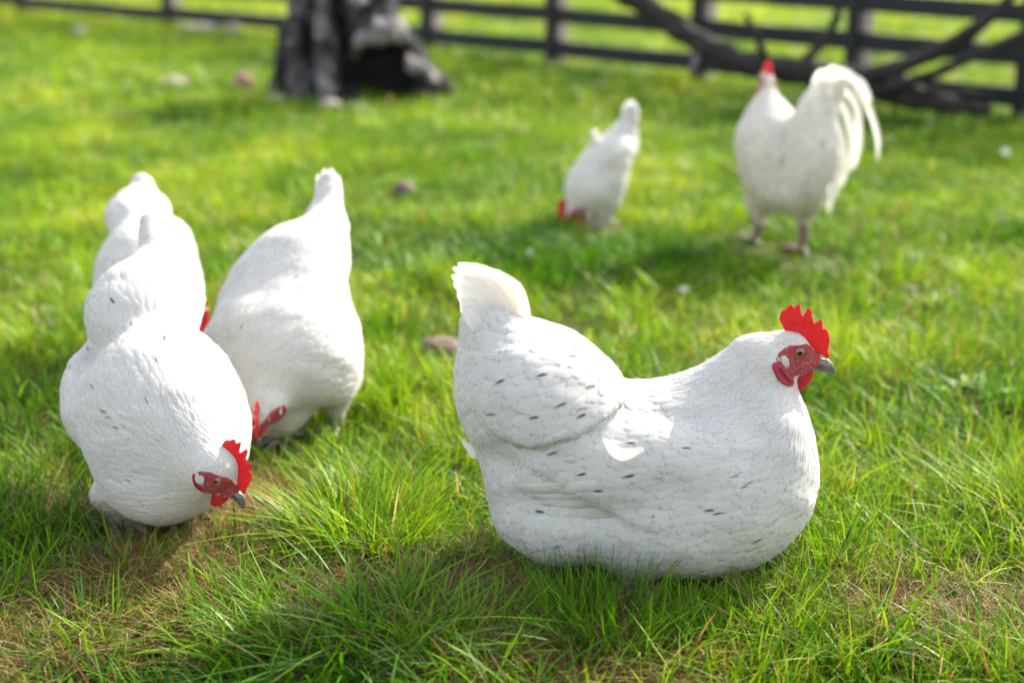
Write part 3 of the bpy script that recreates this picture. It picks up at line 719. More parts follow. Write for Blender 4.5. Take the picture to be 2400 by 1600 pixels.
for i, (x0, x1, w) in enumerate(((1030, 1022, 56), (1045, 1046, 60), (1062, 1072, 60), (1080, 1096, 52), (1090, 1100, 40))):
    w_ = b.m(w, 1060, 150, .18)
    long_feather(ac, [b.P(x0, 270, .15), b.P((x0+x1)/2+4, 150, .18), b.P(x1, (40, 18, 16, 40, 75)[i], .2)], [w_*.7, w_, w_, w_*.4], (-.3, -1, .2), i, warm=.3)
ac.build('tail', M['white'], b.root)
for x, y, dy in ((1095, 1080, .03), (900, 1085, -.02)):
    top = b.P(x, y-95, dy); foot = b.P(x, y, dy); foot[2] = float(gz(foot[0], foot[1]))+.01
    leg_obj(b.root, [top, foot], .011, .0065, (-.5, -1), M['leg'])

# ------------------------------------------------------------------ 4. hen half hidden at the far left
b = Bird('hen', V2, 2.62, (330, 760), 'white hen mostly hidden behind the front left hen, farthest of the left three')
FW = nrm(np.array([.4, -.9, -.4])); bk = -FW
b.E(370, 450, 198, 235, .125, 0, 0, 0, .025, bk+DOWN*.4)
b.E(335, 205, 122, 108, .09, -8, .12, 0, .030, bk+DOWN*.3)
b.E(430, 330, 110, 120, .09, 0, .05, 0, .02, bk+DOWN*.3)
b.C((347, 130, .15), 50, (348, 84, .17), 43, .015, UP, flat=.8)
b.C((470, 480, -.04), 110, (540, 570, -.11), 58, .03, bk)
b.C((300, 620, 0), 60, (300, 690, 0), 20, .03, DOWN)
b.head(530, 600, -.12, head_rot((.4, -.3, -.86), (.85, -.2, .4)), .95)
b.finish(h=.006, fleckp=.01, size=1.0, quality=.9, seed=4)
for x, dy in ((300, 0), (420, .02)):
    top = b.P(x, 670, dy); foot = b.P(x, 760, dy); foot[2] = float(gz(foot[0], foot[1]))+.01
    leg_obj(b.root, [top, foot], .009, .0065, (.4, -1), M['leg'])

# ------------------------------------------------------------------ 5. small hen pecking in the middle distance
V5 = (1280, 120, 2.8)
b = Bird('hen', V5, 3.74, (400, 1140), 'small white hen pecking with its tail up, left of the rooster')
FW = nrm(np.array([-.8, -.3, -.5])); bk = -FW
b.E(305, 866, 160, 184, .095, 10, 0, 0, .03, bk+DOWN*.5)
b.E(450, 825, 88, 195, .075, -8, .0, 0, .03, DOWN+RIGHT*.3)
b.E(420, 660, 175, 125, .080, 30, 0, 0, .035, bk+DOWN*.3)
b.C((500, 600, 0), 82, (560, 385, 0), 46, .04, UP+RIGHT*.3, flat=.5)
b.C((235, 940, -.01), 112, (182, 1050, -.02), 50, .04, bk)
b.E(315, 555, 16, 36, .02, 0, -.02, 0, .02, UP)
b.C((420, 1000, -.03), 55, (405, 1075, -.03), 24, .03, DOWN)
b.head(172, 1070, -.02, head_rot((-.12, -.15, -.97), (-.96, -.1, .12)), .88)
b.finish(h=.006, fleckp=.01, size=1.1, quality=.75, seed=5)
ac = Acc()
for i, (x0, x1, w) in enumerate(((490, 535, 60), (505, 555, 64), (525, 575, 64), (540, 590, 56))):
    w_ = b.m(w, 560, 400)
    long_feather(ac, [b.P(x0, 600, 0), b.P((x0+x1)/2+4, 450, 0), b.P(x1, (330, 312, 318, 350)[i], 0)], [w_*.7, w_, w_, w_*.5], (.1, -1, .2), i, warm=.35)
ac.build('tail', M['white'], b.root)
for x, dy in ((322, .03), (402, -.03)):
    top = b.P(x, 1040, dy); foot = b.P(x, 1140, dy); foot[2] = float(gz(foot[0], foot[1]))+.01
    leg_obj(b.root, [top, foot], .011, .007, (-1, -.3), M['leg'])

# ------------------------------------------------------------------ 6. rooster
b = Bird('rooster', V5, 3.46, (1600, 1330), 'tall cream white rooster seen from behind with long curved tail feathers and upright neck', 'rooster')
b.C((1448, 225, .06), 42, (1452, 530, .03), 196, .03, DOWN, flat=.9)
b.E(1478, 650, 228, 300, .125, 0, .03, 0, .04, DOWN)
b.E(1588, 872, 248, 188, .115, 0, .0, 0, .05, DOWN)
b.E(1740, 700, 172, 360, .100, -8, -.07, 0, .022, DOWN+RIGHT*.1)
b.E(1765, 400, 120, 190, .060, -20, -.07, 0, .03, DOWN+RIGHT*.2)
b.E(1865, 250, 105, 140, .035, -10, -.08, 0, .03, UP+RIGHT)
for x, dy in ((1395, .06), (1690, -.05)):
    b.C((x+8, 1000, dy), 108, (x, 1125, dy), 34, .03, DOWN)
b.head(1445, 188, .07, head_rot((-.12, 1, .1), (-.02, -.1, 1)), 1.0)
def warm_r(P): return np.clip(.25+(.25-(P[:, 2]-b.base[2]))*2.2, 0, 1)
b.finish(h=.006, mat='cream', fleckp=.012, size=1.35, quality=.75, rooster=True, warmf=warm_r, seed=6)
ac = Acc()
CLEARS = []
sick = [([(1860, 280), (1950, 165), (2060, 200), (2112, 290), (2120, 350)], 85), ([(1850, 300), (1980, 185), (2080, 300), (2150, 460), (2178, 600), (2166, 725)], 62),
        ([(1850, 330), (1960, 250), (2040, 380), (2052, 560), (2035, 690), (2005, 785)], 80), ([(1840, 350), (1930, 330), (1990, 480), (2010, 640), (1985, 800)], 84),
        ([(1830, 400), (1890, 450), (1945, 620), (1960, 780), (1925, 900)], 90), ([(1800, 450), (1850, 520), (1895, 700), (1900, 880), (1860, 1010)], 96),
        ([(1850, 300), (1800, 200), (1770, 200), (1735, 285)], 80), ([(1830, 330), (1850, 170), (1890, 118), (1960, 150)], 95), ([(1850, 300), (1900, 150), (1985, 150), (2060, 230)], 95),
        ([(1800, 620), (1850, 780), (1870, 920), (1850, 1060)], 100), ([(1810, 300), (1770, 240), (1800, 150), (1870, 125)], 90)]
for i, (pl, w) in enumerate(sick):
    for j in range(2):
        w_ = b.m(w*.72, 1900, 500, -.08); dj = j*.02
        long_feather(ac, [b.P(x+j*8, y+j*6, -.09-.006*i+dj) for x, y in pl], [w_*.6, w_, w_, w_*.85, w_*.2], (.35, -1, .15), i+20*j, warm=.1+.1*(i % 3), rows=22, fold=.15)
ac.build('tail', M['cream'], b.root)
for x0, x1, y, dy in ((1395, 1352, 1285, .06), (1690, 1670, 1345, -.05)):
    top = b.P(x0, 1140, dy); foot = b.P(x1, y, dy); foot[2] = float(gz(foot[0], foot[1]))+.01
    leg_obj(b.root, [top, (top*.55+foot*.45)+np.array([.004, 0, 0]), foot], .014, .0085, (-.5, 1), M['rleg'], spread=.07)

# ------------------------------------------------------------------ fence
FPTS = [(-560, -4), (55, 32), (400, 64), (1008, 118), (1300, 146), (1640, 182), (2000, 224), (2400, 272), (2900, 335)]
fp = [G(x, y) for x, y in FPTS]; fp.append(fp[-1]+(fp[-1]-fp[-2])*1.3); fp.insert(0, fp[0]+(fp[0]-fp[1])*1.2)
fence = empty('fence', (fp[5][0], fp[5][1], float(gz(fp[5][0], fp[5][1]))), 'black board fence with pale posts crossing the back of the paddock', 'fence')
def box(c, ax, half, jit=0, seed=0):
    r = np.random.default_rng(seed); c = np.asarray(c); v = []
    # subdivided along the first axis so boards can sag a little
    n = 7; q = []
    for i in range(n):
        t = -1+2*i/(n-1); w = jit*(1-t*t)
        for a, b_ in ((-1, -1), (1, -1), (1, 1), (-1, 1)): v.append(c+ax[0]*half[0]*t+ax[1]*half[1]*a+ax[2]*half[2]*b_+np.array([0, 0, -w])+r.normal(0, .0008, 3))
    for i in range(n-1):
        for k in range(4): q.append((i*4+k, i*4+(k+1) % 4, i*4+4+(k+1) % 4, i*4+4+k))
    q += [(3, 2, 1, 0), tuple((n-1)*4+k for k in range(4))]
    return np.array(v), np.array(q)
FH = .80
for i, p in enumerate(fp):
    a = fp[min(i+1, len(fp)-1)]-fp[max(i-1, 0)]; a[2] = 0; a = nrm(a); nrmv = np.array([a[1], -a[0], 0])
    if nrmv[1] > 0: nrmv = -nrmv
    z0 = float(gz(p[0], p[1]))
    V, Q = box((p[0]-nrmv[0]*.033, p[1]-nrmv[1]*.033, z0+FH/2), [np.array([0, 0, 1.]), a, nrmv], (FH/2+.02, .036, .032), 0, i)
    mesh_obj('post', V, Q, mat=M['post'], parent=fence, smooth=False)
    V, Q = box(np.array([p[0], p[1], z0+FH/2])+nrmv*.022-a*.016, [np.array([0, 0, 1.]), a, nrmv], (FH/2, .026, .006), 0, i+50)
    mesh_obj('batten', V, Q, mat=M['rail'], parent=fence, smooth=False)
    if i < len(fp)-1:
        q_ = fp[i+1]; c = (p+q_)/2; d = q_-p; d[2] = 0; ln = np.linalg.norm(d); d = d/ln; nv = np.array([d[1], -d[0], 0]); nv = nv if nv[1] < 0 else -nv
        for k, z in enumerate((.085, .245, .405, .565, .725)):
            V, Q = box((c[0]+nv[0]*.007, c[1]+nv[1]*.007, float(gz(c[0], c[1]))+z), [d, np.array([0, 0, 1.]), nv], (ln/2-.001, .038, .008), .003, i*7+k)
            mesh_obj('rail', V, Q, mat=M['rail'], parent=fence, smooth=False)

# ------------------------------------------------------------------ stump
def wobble(P, s, seed):
    r = np.random.default_rng(seed); o = np.zeros(len(P))
    for i in range(7):
        k = r.normal(0, 1, 3)*s*(1.5**i)*np.array([1, 1, .45]); o += np.sin(P@k+r.uniform(0, 6))/(1.45**i)
    return o
class Px:
    def __init__(s, Y): s.Y = Y; s.pr = []
    P = lambda s, x, y, dy=0: B(x, y, s.Y+dy)
    def C(s, p, r, q, r2, k=.03, sub=False): s.pr.append(Cone(s.P(*p), s.P(*q), r/ppm(s.P(*p)), r2/ppm(s.P(*q)), k, DOWN, sub))
    def E(s, x, y, ra, rb, rc, ang=0, dy=0, k=.03, sub=False):
        a = R(ang); p = s.P(x, y, dy); m = ppm(p); s.pr.append(Ell(p, [[math.cos(a), 0, math.sin(a)], [-math.sin(a), 0, math.cos(a)], [0, 1, 0]], [ra/m, rb/m, rc], k, DOWN, sub))
sb = Px(6.02)
st = empty('tree_stump', G(830, 235), 'weathered grey and black tree stump with a dark hollow, in front of the fence', 'tree stump')
sb.C((745, 215, 0), 88, (725, -160, 0), 42, .03); sb.C((850, 130, .05), 95, (880, -190, .05), 42, .03); sb.C((790, 60, -.02), 60, (800, -150, 0), 45, .03)
sb.C((700, 120, -.05), 42, (655, 238, -.05), 18, .03); sb.C((765, 110, -.12), 38, (760, 232, -.17), 34, .02)
sb.C((930, 130, 0), 60, (1045, 215, -.02), 18, .03); sb.C((940, 150, -.05), 48, (985, 232, -.10), 30, .03); sb.C((880, 180, .1), 110, (880, 235, .1), 120, .04)
sb.C((700, 90, -.05), 30, (672, 70, -.06), 14, .02)
sb.E(890, 175, 84, 76, .26, 0, -.16, .02, True); sb.E(806, 190, 12, 44, .12, 0, -.16, .02, True); sb.E(800, 60, 14, 70, .10, 8, -.14, .02, True); sb.E(725, 60, 9, 90, .07, -6, -.12, .02, True)
f0 = field(sb.pr); fs = lambda P: f0(P)+.013*wobble(P, 15, 1)+.006*wobble(P, 50, 2)
pts = np.array([p.a for p in sb.pr if isinstance(p, Cone)]+[p.b for p in sb.pr if isinstance(p, Cone)])
V, Q = surface_net(fs, pts.min(0)-.25, pts.max(0)+.22, .011)
mesh_obj('trunk', V, Q, mat=M['wood'], parent=st)
ch = Px(6.02); ch.E(893, 188, 92, 76, .07, 0, .02, .02); ch.E(688, 185, 30, 56, .05, 8, -.085, .02); ch.E(806, 120, 16, 90, .05, 0, -.05, .02)  # near-black lumps set inside the hollow and to its left
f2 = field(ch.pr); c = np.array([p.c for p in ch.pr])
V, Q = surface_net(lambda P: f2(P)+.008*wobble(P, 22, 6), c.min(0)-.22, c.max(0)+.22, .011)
mesh_obj('dark_hollow', V, Q, mat=M['dark_wood'], parent=st)
kb = Px(6.02); kb.E(912, 72, 52, 27, .09, -10, -.15, .02); kb.E(856, 88, 34, 15, .06, 18, -.16, .02); kb.E(846, 4, 22, 16, .06, 5, -.13, .02); kb.E(760, 82, 9, 38, .04, 4, -.13, .02); kb.E(762, 205, 26, 30, .06, 4, -.185, .02); kb.E(970, 150, 14, 30, .05, 35, -.06, .02); kb.E(1010, 180, 12, 34, .04, 50, -.06, .02)
f1 = field(kb.pr); c = np.array([p.c for p in kb.pr])
V, Q = surface_net(lambda P: f1(P)+.009*wobble(P, 30, 4)+.004*wobble(P, 90, 5), c.min(0)-.16, c.max(0)+.16, .008)
mesh_obj('broken_limb', V, Q, mat=M['knob'], parent=st)

# ------------------------------------------------------------------ fallen branches by the fence
fb = empty('fallen_branch', G(2130, 246), 'dark bare fallen branch leaning against the black fence behind the rooster', 'branch')
def limb(name, pts, mat, parent, seed, wob=.006, h=.012):
    P3 = [B(x, y, Y) for x, y, Y, r in pts]; pr = []
    for i in range(len(pts)-1): pr.append(Cone(P3[i], P3[i+1], pts[i][3]/ppm(P3[i]), pts[i+1][3]/ppm(P3[i+1]), .012, DOWN))
    f = field(pr); A = np.array(P3); mx = .12
    V, Q = surface_net(lambda P: f(P)+wob*wobble(P, 16, seed), A.min(0)-mx, A.max(0)+mx, h)
    return mesh_obj(name, V, Q, mat=mat, parent=parent)
tr = limb('trunk', [(1380, -90, 6.3, 24), (1475, -10, 6.2, 26), (1560, 50, 6.1, 26), (1650, 110, 6.0, 27), (1740, 148, 5.85, 28), (1880, 172, 5.75, 30), (2010, 190, 5.65, 30), (2110, 222, 5.55, 28), (2230, 246, 5.45, 20), (2330, 258, 5.35, 10)], M['branch'], fb, 3)
limb('limb', [(1820, 165, 5.8, 14), (1890, 140, 5.8, 13), (1935, 95, 5.8, 11), (1960, 45, 5.8, 10), (1975, -30, 5.8, 8)], M['branch'], fb, 5, .003, .009)
limb('limb', [(2010, 180, 5.6, 16), (2110, 158, 5.5, 16), (2190, 125, 5.45, 17), (2270, 78, 5.4, 18), (2340, 25, 5.4, 18), (2400, -40, 5.4, 16)], M['branch'], fb, 6, .004, .010)
limb('limb', [(2060, 215, 5.55, 14), (2200, 170, 5.3, 15), (2290, 130, 5.2, 17), (2420, 75, 5.15, 18), (2560, 20, 5.1, 18)], M['branch'], fb, 7, .004, .010)
limb('twig', [(1810, 165, 5.7, 11), (1785, 115, 5.65, 9), (1768, 75, 5.6, 8), (1748, 35, 5.6, 6)], M['branch'], fb, 8, .003, .007)
limb('twig', [(1640, 115, 6.0, 10), (1630, 145, 5.95, 7), (1622, 168, 5.9, 4)], M['knob'], fb, 9, .003, .007)
limb('twig', [(2150, 215, 5.5, 10), (2260, 215, 5.4, 8), (2340, 225, 5.3, 5)], M['branch'], fb, 10, .002, .007)

# ------------------------------------------------------------------ stones, clods, flowers
def blob(name, px, py, rx, rz, mat, label, cat, group, seed, ry=None, up=.35):
    p = G(px, py); m = ppm(p); r = np.random.default_rng(seed); a, c = rx/m, rz/m; bb = ry or a*.8
    e = Ell(p+np.array([0, 0, c*up]), np.eye(3), [a, bb, c], .01, DOWN); cut = r.normal(0, 1, (6, 3)); cut = nrm(cut)
    off = r.uniform(.72, .95, 6)
    def f(P):
        d = e.d(P); q = (P-e.c)
        for n_, o_ in zip(cut, off): d = np.maximum(d, q@n_-o_*math.sqrt(((n_*e.r)**2).sum()))
        return d+.035*a*wobble(P, 1.2/a, seed)
    mm = max(a, bb, c)
    V, Q = surface_net(f, e.c-e.r*1.3-.004, e.c+e.r*1.3+.004, mm/14)
    o = mesh_obj(name, V, Q, mat=mat, origin=p, smooth=True); return tag(o, label, cat, group)
gs = 'stones lying in the grass'
blob('stone', 772, 250, 40, 17, M['stone'], 'pale flat stone in front of the foot of the tree stump', 'stone', gs, 1)
blob('stone', 645, 243, 30, 13, M['stone'], 'dull pale stone in the grass at the left foot of the stump', 'stone', gs, 2)
blob('stone', 570, 213, 24, 25, M['redstone'], 'round reddish brown stone standing left of the stump', 'stone', gs, 3, up=.6)
blob('stone', 405, 202, 38, 12, M['stone'], 'low brownish grey stone further left of the reddish round stone', 'stone', gs, 4)
blob('stone', 186, 84, 15, 15, M['stone'], 'small pale stone in the far grass near the left fence post', 'stone', gs, 5, up=.6)
blob('stone', 550, 88, 14, 20, M['stone'], 'small upright pale stone in front of the fence left of the stump', 'stone', gs, 6, up=.8)
blob('dead_log', 478, 78, 58, 14, M['knob'], 'low grey weathered log lying in front of the fence at upper left', 'log', None, 7)
blob('earth_clod', 950, 455, 30, 24, M['clod'], 'brown earth clod in the open grass between the left hens and the small hen', 'clod', 'brown clods in the grass', 8, up=.5)
blob('earth_clod', 1035, 832, 52, 28, M['clod'], 'dark brown clod just behind the tail of the large hen', 'clod', 'brown clods in the grass', 9, up=.5)
blob('earth_clod', 1668, 672, 28, 16, M['clod'], 'flat brown clod in the grass below the rooster', 'clod', 'brown clods in the grass', 10, up=.4)
blob('earth_clod', 2128, 690, 22, 12, M['clod'], 'small brown clod in the grass to the right of the rooster', 'clod', 'brown clods in the grass', 11, up=.4)
def daisy(px, py, rad, hgt, label):
    p = G(px, py+hgt*.8); m = ppm(p); top = B(px, py, p[1]); t = tag(mesh_obj('daisy', *tube([p, (p+top)/2+np.array([.002, 0, 0]), top], .0009), mat=M['grass'], attrs=None), label, 'flower', 'white daisies in the grass')
    r_ = rad/m; V = []; Q = []; fw = nrm(np.array([0, -.6, .8])); sx = np.array([1., 0, 0]); sy = np.cross(fw, sx)
    for k in range(13):
        a = 2*math.pi*k/13; d = sx*math.cos(a)+sy*math.sin(a); s = np.cross(fw, d); b0 = len(V)
        for rr, w in ((.25, .10), (.7, .24), (1.0, .12)):
            V += [top+d*r_*rr-s*r_*w+fw*.0008*(k % 2), top+d*r_*rr+s*r_*w+fw*.0008*(k % 2)]
        Q += [(b0, b0+1, b0+3, b0+2), (b0+2, b0+3, b0+5, b0+4)]
    mesh_obj('petals', V, Q, mat=M['petal'], parent=t)
    e = Ell(top+fw*.001, np.eye(3), np.array([.3, .3, .3])*r_, .01, DOWN); Vc, Qc = surface_net(e.d, e.c-e.r*1.3, e.c+e.r*1.3, r_*.1); mesh_obj('flower_centre', Vc, Qc, mat=M['pollen'], parent=t)
def tube(pts, r, n=6):
    pts = np.asarray(pts, float); V = []; Q = []
    tg = nrm(np.gradient(pts, axis=0))
    for p, t in zip(pts, tg):
        a = nrm(np.cross(t, [0, 1, .1])); c = np.cross(t, a)
        for k in range(n): V.append(p+r*(a*math.cos(2*math.pi*k/n)+c*math.sin(2*math.pi*k/n)))
    for i in range(len(pts)-1):
        for k in range(n): Q.append((i*n+k, i*n+(k+1) % n, (i+1)*n+(k+1) % n, (i+1)*n+k))
    return np.array(V), np.array(Q)
daisy(1605, 679, 12, 26, 'bright white daisy between the small hen and the head of the large hen')
daisy(2358, 357, 11, 16, 'white daisy in the far grass near the right edge')
daisy(1242, 590, 9, 22, 'small white daisy in dark grass below the small hen')

def weed(px, py, n, ln, label, seed):
    p = G(px, py); r = np.random.default_rng(seed); V = []; Q = []
    for k in range(n):
        a = 2.4*k+r.normal(0, .3); L0 = ln*r.uniform(.7, 1.1); d = np.array([math.cos(a), math.sin(a), 0]); sd_ = np.array([-d[1], d[0], 0]); el = r.uniform(.5, 1.2); b0 = len(V)
        for i in range(9):
            t = i/8; c = p+d*L0*(t*math.cos(el)+.25*t*t)+np.array([0, 0, 1])*L0*(t*math.sin(el)-.3*t*t); w = L0*.17*math.sin(math.pi*min(t*.9+.06, 1))**.8
            V += [c-sd_*w+np.array([0, 0, .12*w]), c, c+sd_*w+np.array([0, 0, .12*w])]
        for i in range(8): Q += [(b0+3*i, b0+3*i+1, b0+3*i+4, b0+3*i+3), (b0+3*i+1, b0+3*i+2, b0+3*i+5, b0+3*i+4)]
    tag(mesh_obj('broadleaf_weed', V, Q, mat=M['leaf'], origin=p), label, 'weed', 'broad leaved weeds in the turf')
weed(2275, 935, 9, .085, 'broad leaved green weed standing in the grass to the right of the large hen', 1)
weed(2200, 880, 7, .05, 'small broad leaved weed further back, just behind the larger weed', 2)
# ------------------------------------------------------------------ grass
def vnoise(x, y, s, seed):
    r = np.random.default_rng(seed); T = r.random((64, 64)); u = x*s+1000; v = y*s+1000
    i = np.floor(u).astype(int); j = np.floor(v).astype(int); a = u-i; b_ = v-j; a = a*a*(3-2*a); b_ = b_*b_*(3-2*b_)
    g = lambda p, q: T[p % 64, q % 64]
    return (g(i, j)*(1-a)+g(i+1, j)*a)*(1-b_)+(g(i, j+1)*(1-a)+g(i+1, j+1)*a)*b_
class Blades:
    def __init__(s): s.V = []; s.Q = []; s.T = []; s.a = {'tint': [], 'dry': [], 'tt': []}; s.n = 0
    def add(s, x, y, h, w, az, lean, curl, tint, dry, segs=4, twist=None, zoff=0, wav=0):
        n = len(x); x, y = np.asarray(x), np.asarray(y)
        # keep blades out of the birds
        if True:
            keep = np.ones(n, bool)
            for c_ in CLEAR:
                rr_ = .035+.012*c_[1]; yy_ = c_[1]-.045-.012*c_[1]
                keep &= ~((((x-c_[0])/rr_)**2+((y-yy_)/(rr_*1.7))**2 < 1) & (h > .018) & (rng.random(n) < (.85 if c_[1] > 3 else .5)))
            for bd in BIRDS:
                nb = (x > bd.lo[0]-.1) & (x < bd.hi[0]+.1) & (y > bd.lo[1]-.1) & (y < bd.hi[1]+.1)
                if nb.any():
                    k = np.where(nb)[0]; tip = np.stack([x[k]+np.cos(az[k])*h[k]*lean[k]*.9, y[k]+np.sin(az[k])*h[k]*lean[k]*.9, gz(x[k], y[k])+h[k]*.9], 1)
                    mid = tip.copy(); mid[:, 2] = gz(x[k], y[k])+h[k]*.5; mid[:, 0] = (x[k]+tip[:, 0])/2; mid[:, 1] = (y[k]+tip[:, 1])/2
                    bad = (bd.f(tip) < -.002) | (bd.f(mid) < 0); keep[k[bad]] = False
            x, y, h, w, az, lean, curl, tint, dry = [np.broadcast_to(q, (n,))[keep] for q in (x, y, h, w, az, lean, curl, tint, dry)]
            if twist is not None: twist = twist[keep]
            n = len(x)
        tv = np.linspace(0, 1, segs+1); base = np.stack([x, y, gz(x, y)-.004+zoff], 1)
        dirh = np.stack([np.cos(az), np.sin(az), np.zeros(n)], 1)
        wa = az+math.pi/2+(rng.normal(0, .7, n) if twist is None else twist); wd = np.stack([np.cos(wa), np.sin(wa), np.zeros(n)], 1)
        V = np.zeros((n, segs*2+1, 3))
        sx = np.stack([-np.sin(az), np.cos(az), np.zeros(n)], 1)
        wp = rng.uniform(0, 6, n)
        for i, t in enumerate(tv):
            hor = h*(lean*t+curl*t*t); ver = h*(t-.5*np.minimum(curl, 1.6)*t*t*np.clip(lean+.35, 0, 1))
            c = base+dirh*hor[:, None]+np.array([0, 0, 1.])*ver[:, None]
            if wav: c = c+sx*(h*wav*np.sin(t*5+wp)*t)[:, None]+np.array([0, 0, 1])*(h*wav*.5*np.sin(t*7+wp*2)*t)[:, None]
            ww = w*(.65+.35*min(t*4, 1))*(1-t)**.55*.5
            if i < segs: V[:, 2*i] = c-wd*ww[:, None]; V[:, 2*i+1] = c+wd*ww[:, None]
            else: V[:, 2*segs] = c
        nv = segs*2+1; off = s.n+np.arange(n)[:, None]*nv
        for i in range(segs-1): s.Q.append(np.stack([off[:, 0]+2*i, off[:, 0]+2*i+1, off[:, 0]+2*i+3, off[:, 0]+2*i+2], 1))
        s.T.append(np.stack([off[:, 0]+2*segs-2, off[:, 0]+2*segs-1, off[:, 0]+2*segs], 1))
        s.V.append(V.reshape(-1, 3)); s.n += n*nv
        s.a['tint'].append(np.repeat(np.clip(np.broadcast_to(tint, (n,)), 0, 1), nv)); s.a['dry'].append(np.repeat(np.broadcast_to(dry, (n,)).astype(float), nv))
        s.a['tt'].append(np.tile(np.concatenate([np.repeat(tv[:-1], 2), [1.]]), n))
    def build(s, name):
        return mesh_obj(name, np.concatenate(s.V), np.concatenate(s.Q) if s.Q else None, np.concatenate(s.T), mat=M['grass'], attrs={k: np.concatenate(v) for k, v in s.a.items()})
def region(d0, d1, dens, margin=.35):
    n = int((d1-d0)*((d0+d1)*.5*.40*2+2*margin)*dens*1.05)
    y = d0+(d1-d0)*np.sqrt(rng.random(n)) if d0 < 1 else rng.uniform(d0, d1, n)
    hw = y*.40+margin; x = rng.uniform(-1, 1, n)*(d1*.40+margin); k = np.abs(x) < hw; return x[k], y[k]
# bare / matted patches seen as brown thatch
PATCH = [(G(400, 1370), .09), (G(600, 1215), .10), (G(830, 1430), .09), (G(130, 1240), .06), (G(230, 1400), .06), (G(1250, 1560), .10), (G(2230, 1450), .10), (G(1560, 1440), .06), (G(1180, 1420), .08), (G(500, 1480), .06), (G(1480, 1600), .07), (G(50, 1560), .08), (G(1980, 1450), .05)]
def patchv(x, y):
    v = np.zeros(len(x))
    for p, r_ in PATCH: v = np.maximum(v, np.exp(-(((x-p[0])/r_)**2+((y-p[1])/(r_*.8))**2)*1.1))
    return v
gr = Blades()
def lawn(d0, d1, dens, h0, w0, segs, margin=.35):
    x, y = region(d0, d1, dens, margin); n1 = vnoise(x, y, 9, 1); n2 = vnoise(x, y, 2.6, 2); n3 = vnoise(x, y, 24, 3)
    pv = patchv(x, y); k = rng.random(len(x)) > pv*.35*(y < 2.6); x, y, n1, n2, n3, pv = [q[k] for q in (x, y, n1, n2, n3, pv)]
    n = len(x); h = h0*(.22+.75*n1+.75*n2*n3+.5*n3**2)*rng.lognormal(0, .28, n)*(1-.5*pv)
    w = w0*rng.lognormal(0, .3, n)
    # neighbouring blades share a lean, as trodden turf does
    az = (vnoise(x, y, 5, 9)*9+rng.normal(0, 1.7, n)); lean = np.abs(rng.normal(.2, .28, n))+.2*(n3 > .7); curl = np.abs(rng.normal(.35, .35, n))
    tint = .05-.10*np.clip((2.1-y)/.6, 0, 1)+.55*n2+.36*vnoise(x, y, 6, 12)+rng.normal(0, .21, n)
    # rooster and hen shadows painted as a darker tint, on slightly taller blades
    c = G(1330, 625); bird_shade = np.exp(-(((x-c[0])/.55)**2+((y-c[1])/.28)**2)); tint = tint-.55*bird_shade+.04*np.clip((y-2.2)/1.5, 0, 1)+.2*np.clip((y-8)/1.5, 0, 1); h = h*(1+.25*bird_shade)
    dry = (rng.random(n) < (.06+.10*vnoise(x, y, 4, 15))).astype(float)
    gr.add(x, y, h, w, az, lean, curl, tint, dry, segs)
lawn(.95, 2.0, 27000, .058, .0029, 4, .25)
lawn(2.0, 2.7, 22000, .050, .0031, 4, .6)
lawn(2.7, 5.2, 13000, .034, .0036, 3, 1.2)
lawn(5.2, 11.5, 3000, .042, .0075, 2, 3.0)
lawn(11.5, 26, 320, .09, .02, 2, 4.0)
def tuft(px, py, rad, n, h, w, tint, dry=.03, lean=.24, curl=.38, spread=1.0, az0=None):
    c = G(px, py); a = rng.uniform(0, 6.283, n); rr = rad*np.sqrt(rng.random(n)); x = c[0]+rr*np.cos(a); y = c[1]+rr*np.sin(a)
    az = a+rng.normal(0, .6, n) if az0 is None else az0+rng.normal(0, .5, n)
    gr.add(x, y, h*rng.uniform(.45, 1.1, n), w*rng.lognormal(0, .25, n), az, np.abs(rng.normal(lean, .22, n)), np.abs(rng.normal(curl, .35, n)), tint+rng.normal(0, .12, n), (rng.random(n) < dry).astype(float), 7)
tuft(860, 1290, .075, 620, .125, .0034, .66, .06, .35, .45)
tuft(960, 1330, .05, 240, .10, .0032, .6, .06)
tuft(760, 1270, .05, 180, .11, .003, .62, .05, .4, .5)
tuft(1440, 1530, .065, 620, .128, .0020, .26, .03, .22, .2)
tuft(1330, 1520, .045, 280, .120, .0020, .28, .04, .2, .25)
tuft(1410, 1500, .03, 22, .165, .0016, .2, .05, .10, .1)
tuft(1540, 1500, .04, 120, .10, .0019, .3, .04, .2, .2)
tuft(820, 1560, .08, 90, .12, .0048, .36, .02, .5, .8)
tuft(640, 1540, .08, 110, .09, .0036, .42, .03, .8, .7, az0=2.7)
tuft(700, 1590, .07, 50, .11, .0052, .34, .03, .3, .6)
for tx, ty, tn in ((700, 1500, 110), (1000, 1520, 130), (880, 1590, 120), (560, 1500, 80), (1120, 1570, 120), (1700, 1590, 110), (2000, 1560, 120), (2320, 1540, 110), (200, 1540, 100), (1850, 1480, 90)): tuft(tx, ty, .05, tn, .095, .0042, rng.uniform(.22, .5), .04, .3, .5)
tuft(900, 1530, .04, 60, .15, .0050, .36, 0, .4, .7)
tuft(350, 1500, .09, 150, .07, .003, .45, .08, .9, .6, az0=3.0)
tuft(1750, 1520, .12, 500, .065, .0034, .55, .05)
tuft(2100, 1300, .14, 600, .075, .0034, .62, .05)
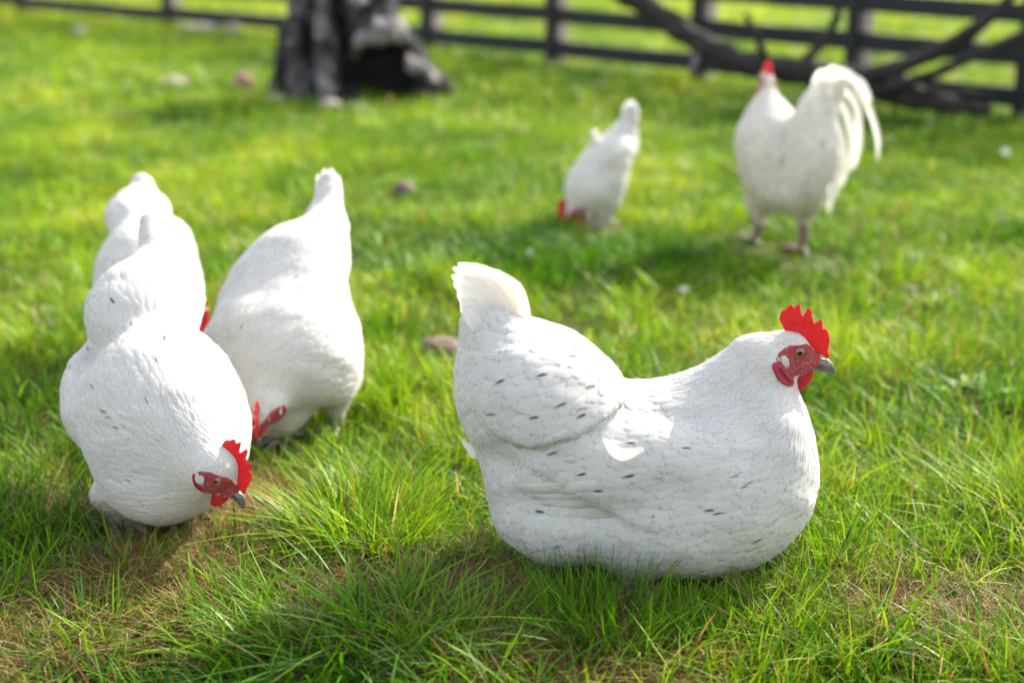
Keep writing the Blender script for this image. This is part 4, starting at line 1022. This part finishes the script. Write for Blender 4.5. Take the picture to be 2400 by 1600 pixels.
tuft(1940, 1330, .02, 5, .13, .004, .45, 0, .15, .3)
tuft(2300, 1180, .15, 500, .07, .0034, .66, .06)
tuft(1650, 1420, .1, 380, .06, .003, .68, .06)
tuft(1150, 1300, .07, 260, .075, .003, .62, .05)
tuft(60, 1300, .08, 260, .10, .004, .35, .04)
tuft(480, 1330, .05, 120, .07, .003, .5, .1)
tuft(1380, 590, .22, 1300, .06, .005, .3, .02); tuft(1180, 640, .2, 800, .06, .004, .25, .02); tuft(1550, 630, .2, 700, .06, .004, .3, .02)
for _ in range(95):       # scattered lusher tufts
    px_, py_ = rng.uniform(-100, 2500), rng.uniform(640, 1600); tuft(px_, py_, rng.uniform(.02, .06), int(rng.uniform(35, 110)), rng.uniform(.06, .105), .0040, rng.uniform(.3, .75), .05)
for _ in range(60):
    px_, py_ = rng.uniform(-200, 2600), rng.uniform(60, 640); tuft(px_, py_, rng.uniform(.05, .14), int(rng.uniform(40, 120)), rng.uniform(.04, .065), .006, rng.uniform(.2, .7), .03)
tag(gr.build('grass'), 'dense bright green meadow grass with longer tufts', 'grass', kind='stuff')
# broad foreground blades
# dry thatch
th = Blades(); th_x = []; 
for p, r_ in PATCH:
    n = int(3300*(r_/.1)**2); a = rng.uniform(0, 6.283, n); rr = r_*1.15*np.sqrt(rng.random(n)); x = p[0]+rr*np.cos(a)*1.1; y = p[1]+rr*np.sin(a)*.85
    th.add(x, y, rng.uniform(.02, .075, n), rng.uniform(.0009, .0026, n), rng.uniform(0, 6.283, n), rng.uniform(.4, 1.8, n), rng.uniform(.1, 1.0, n), rng.beta(2, 1.5, n), np.ones(n), 6, wav=.32)
x, y = region(.95, 2.6, 2600, .2); n = len(x)
th.add(x, y, rng.uniform(.012, .045, n), rng.uniform(.0007, .0016, n), rng.uniform(0, 6.283, n), rng.uniform(.5, 2.0, n), rng.uniform(.1, 1.2, n), rng.beta(2, 2.2, n), np.ones(n), 5, wav=.25)
tag(th.build('dry_grass'), 'matted brown dry grass in patches between the green tufts', 'dry grass', kind='stuff')
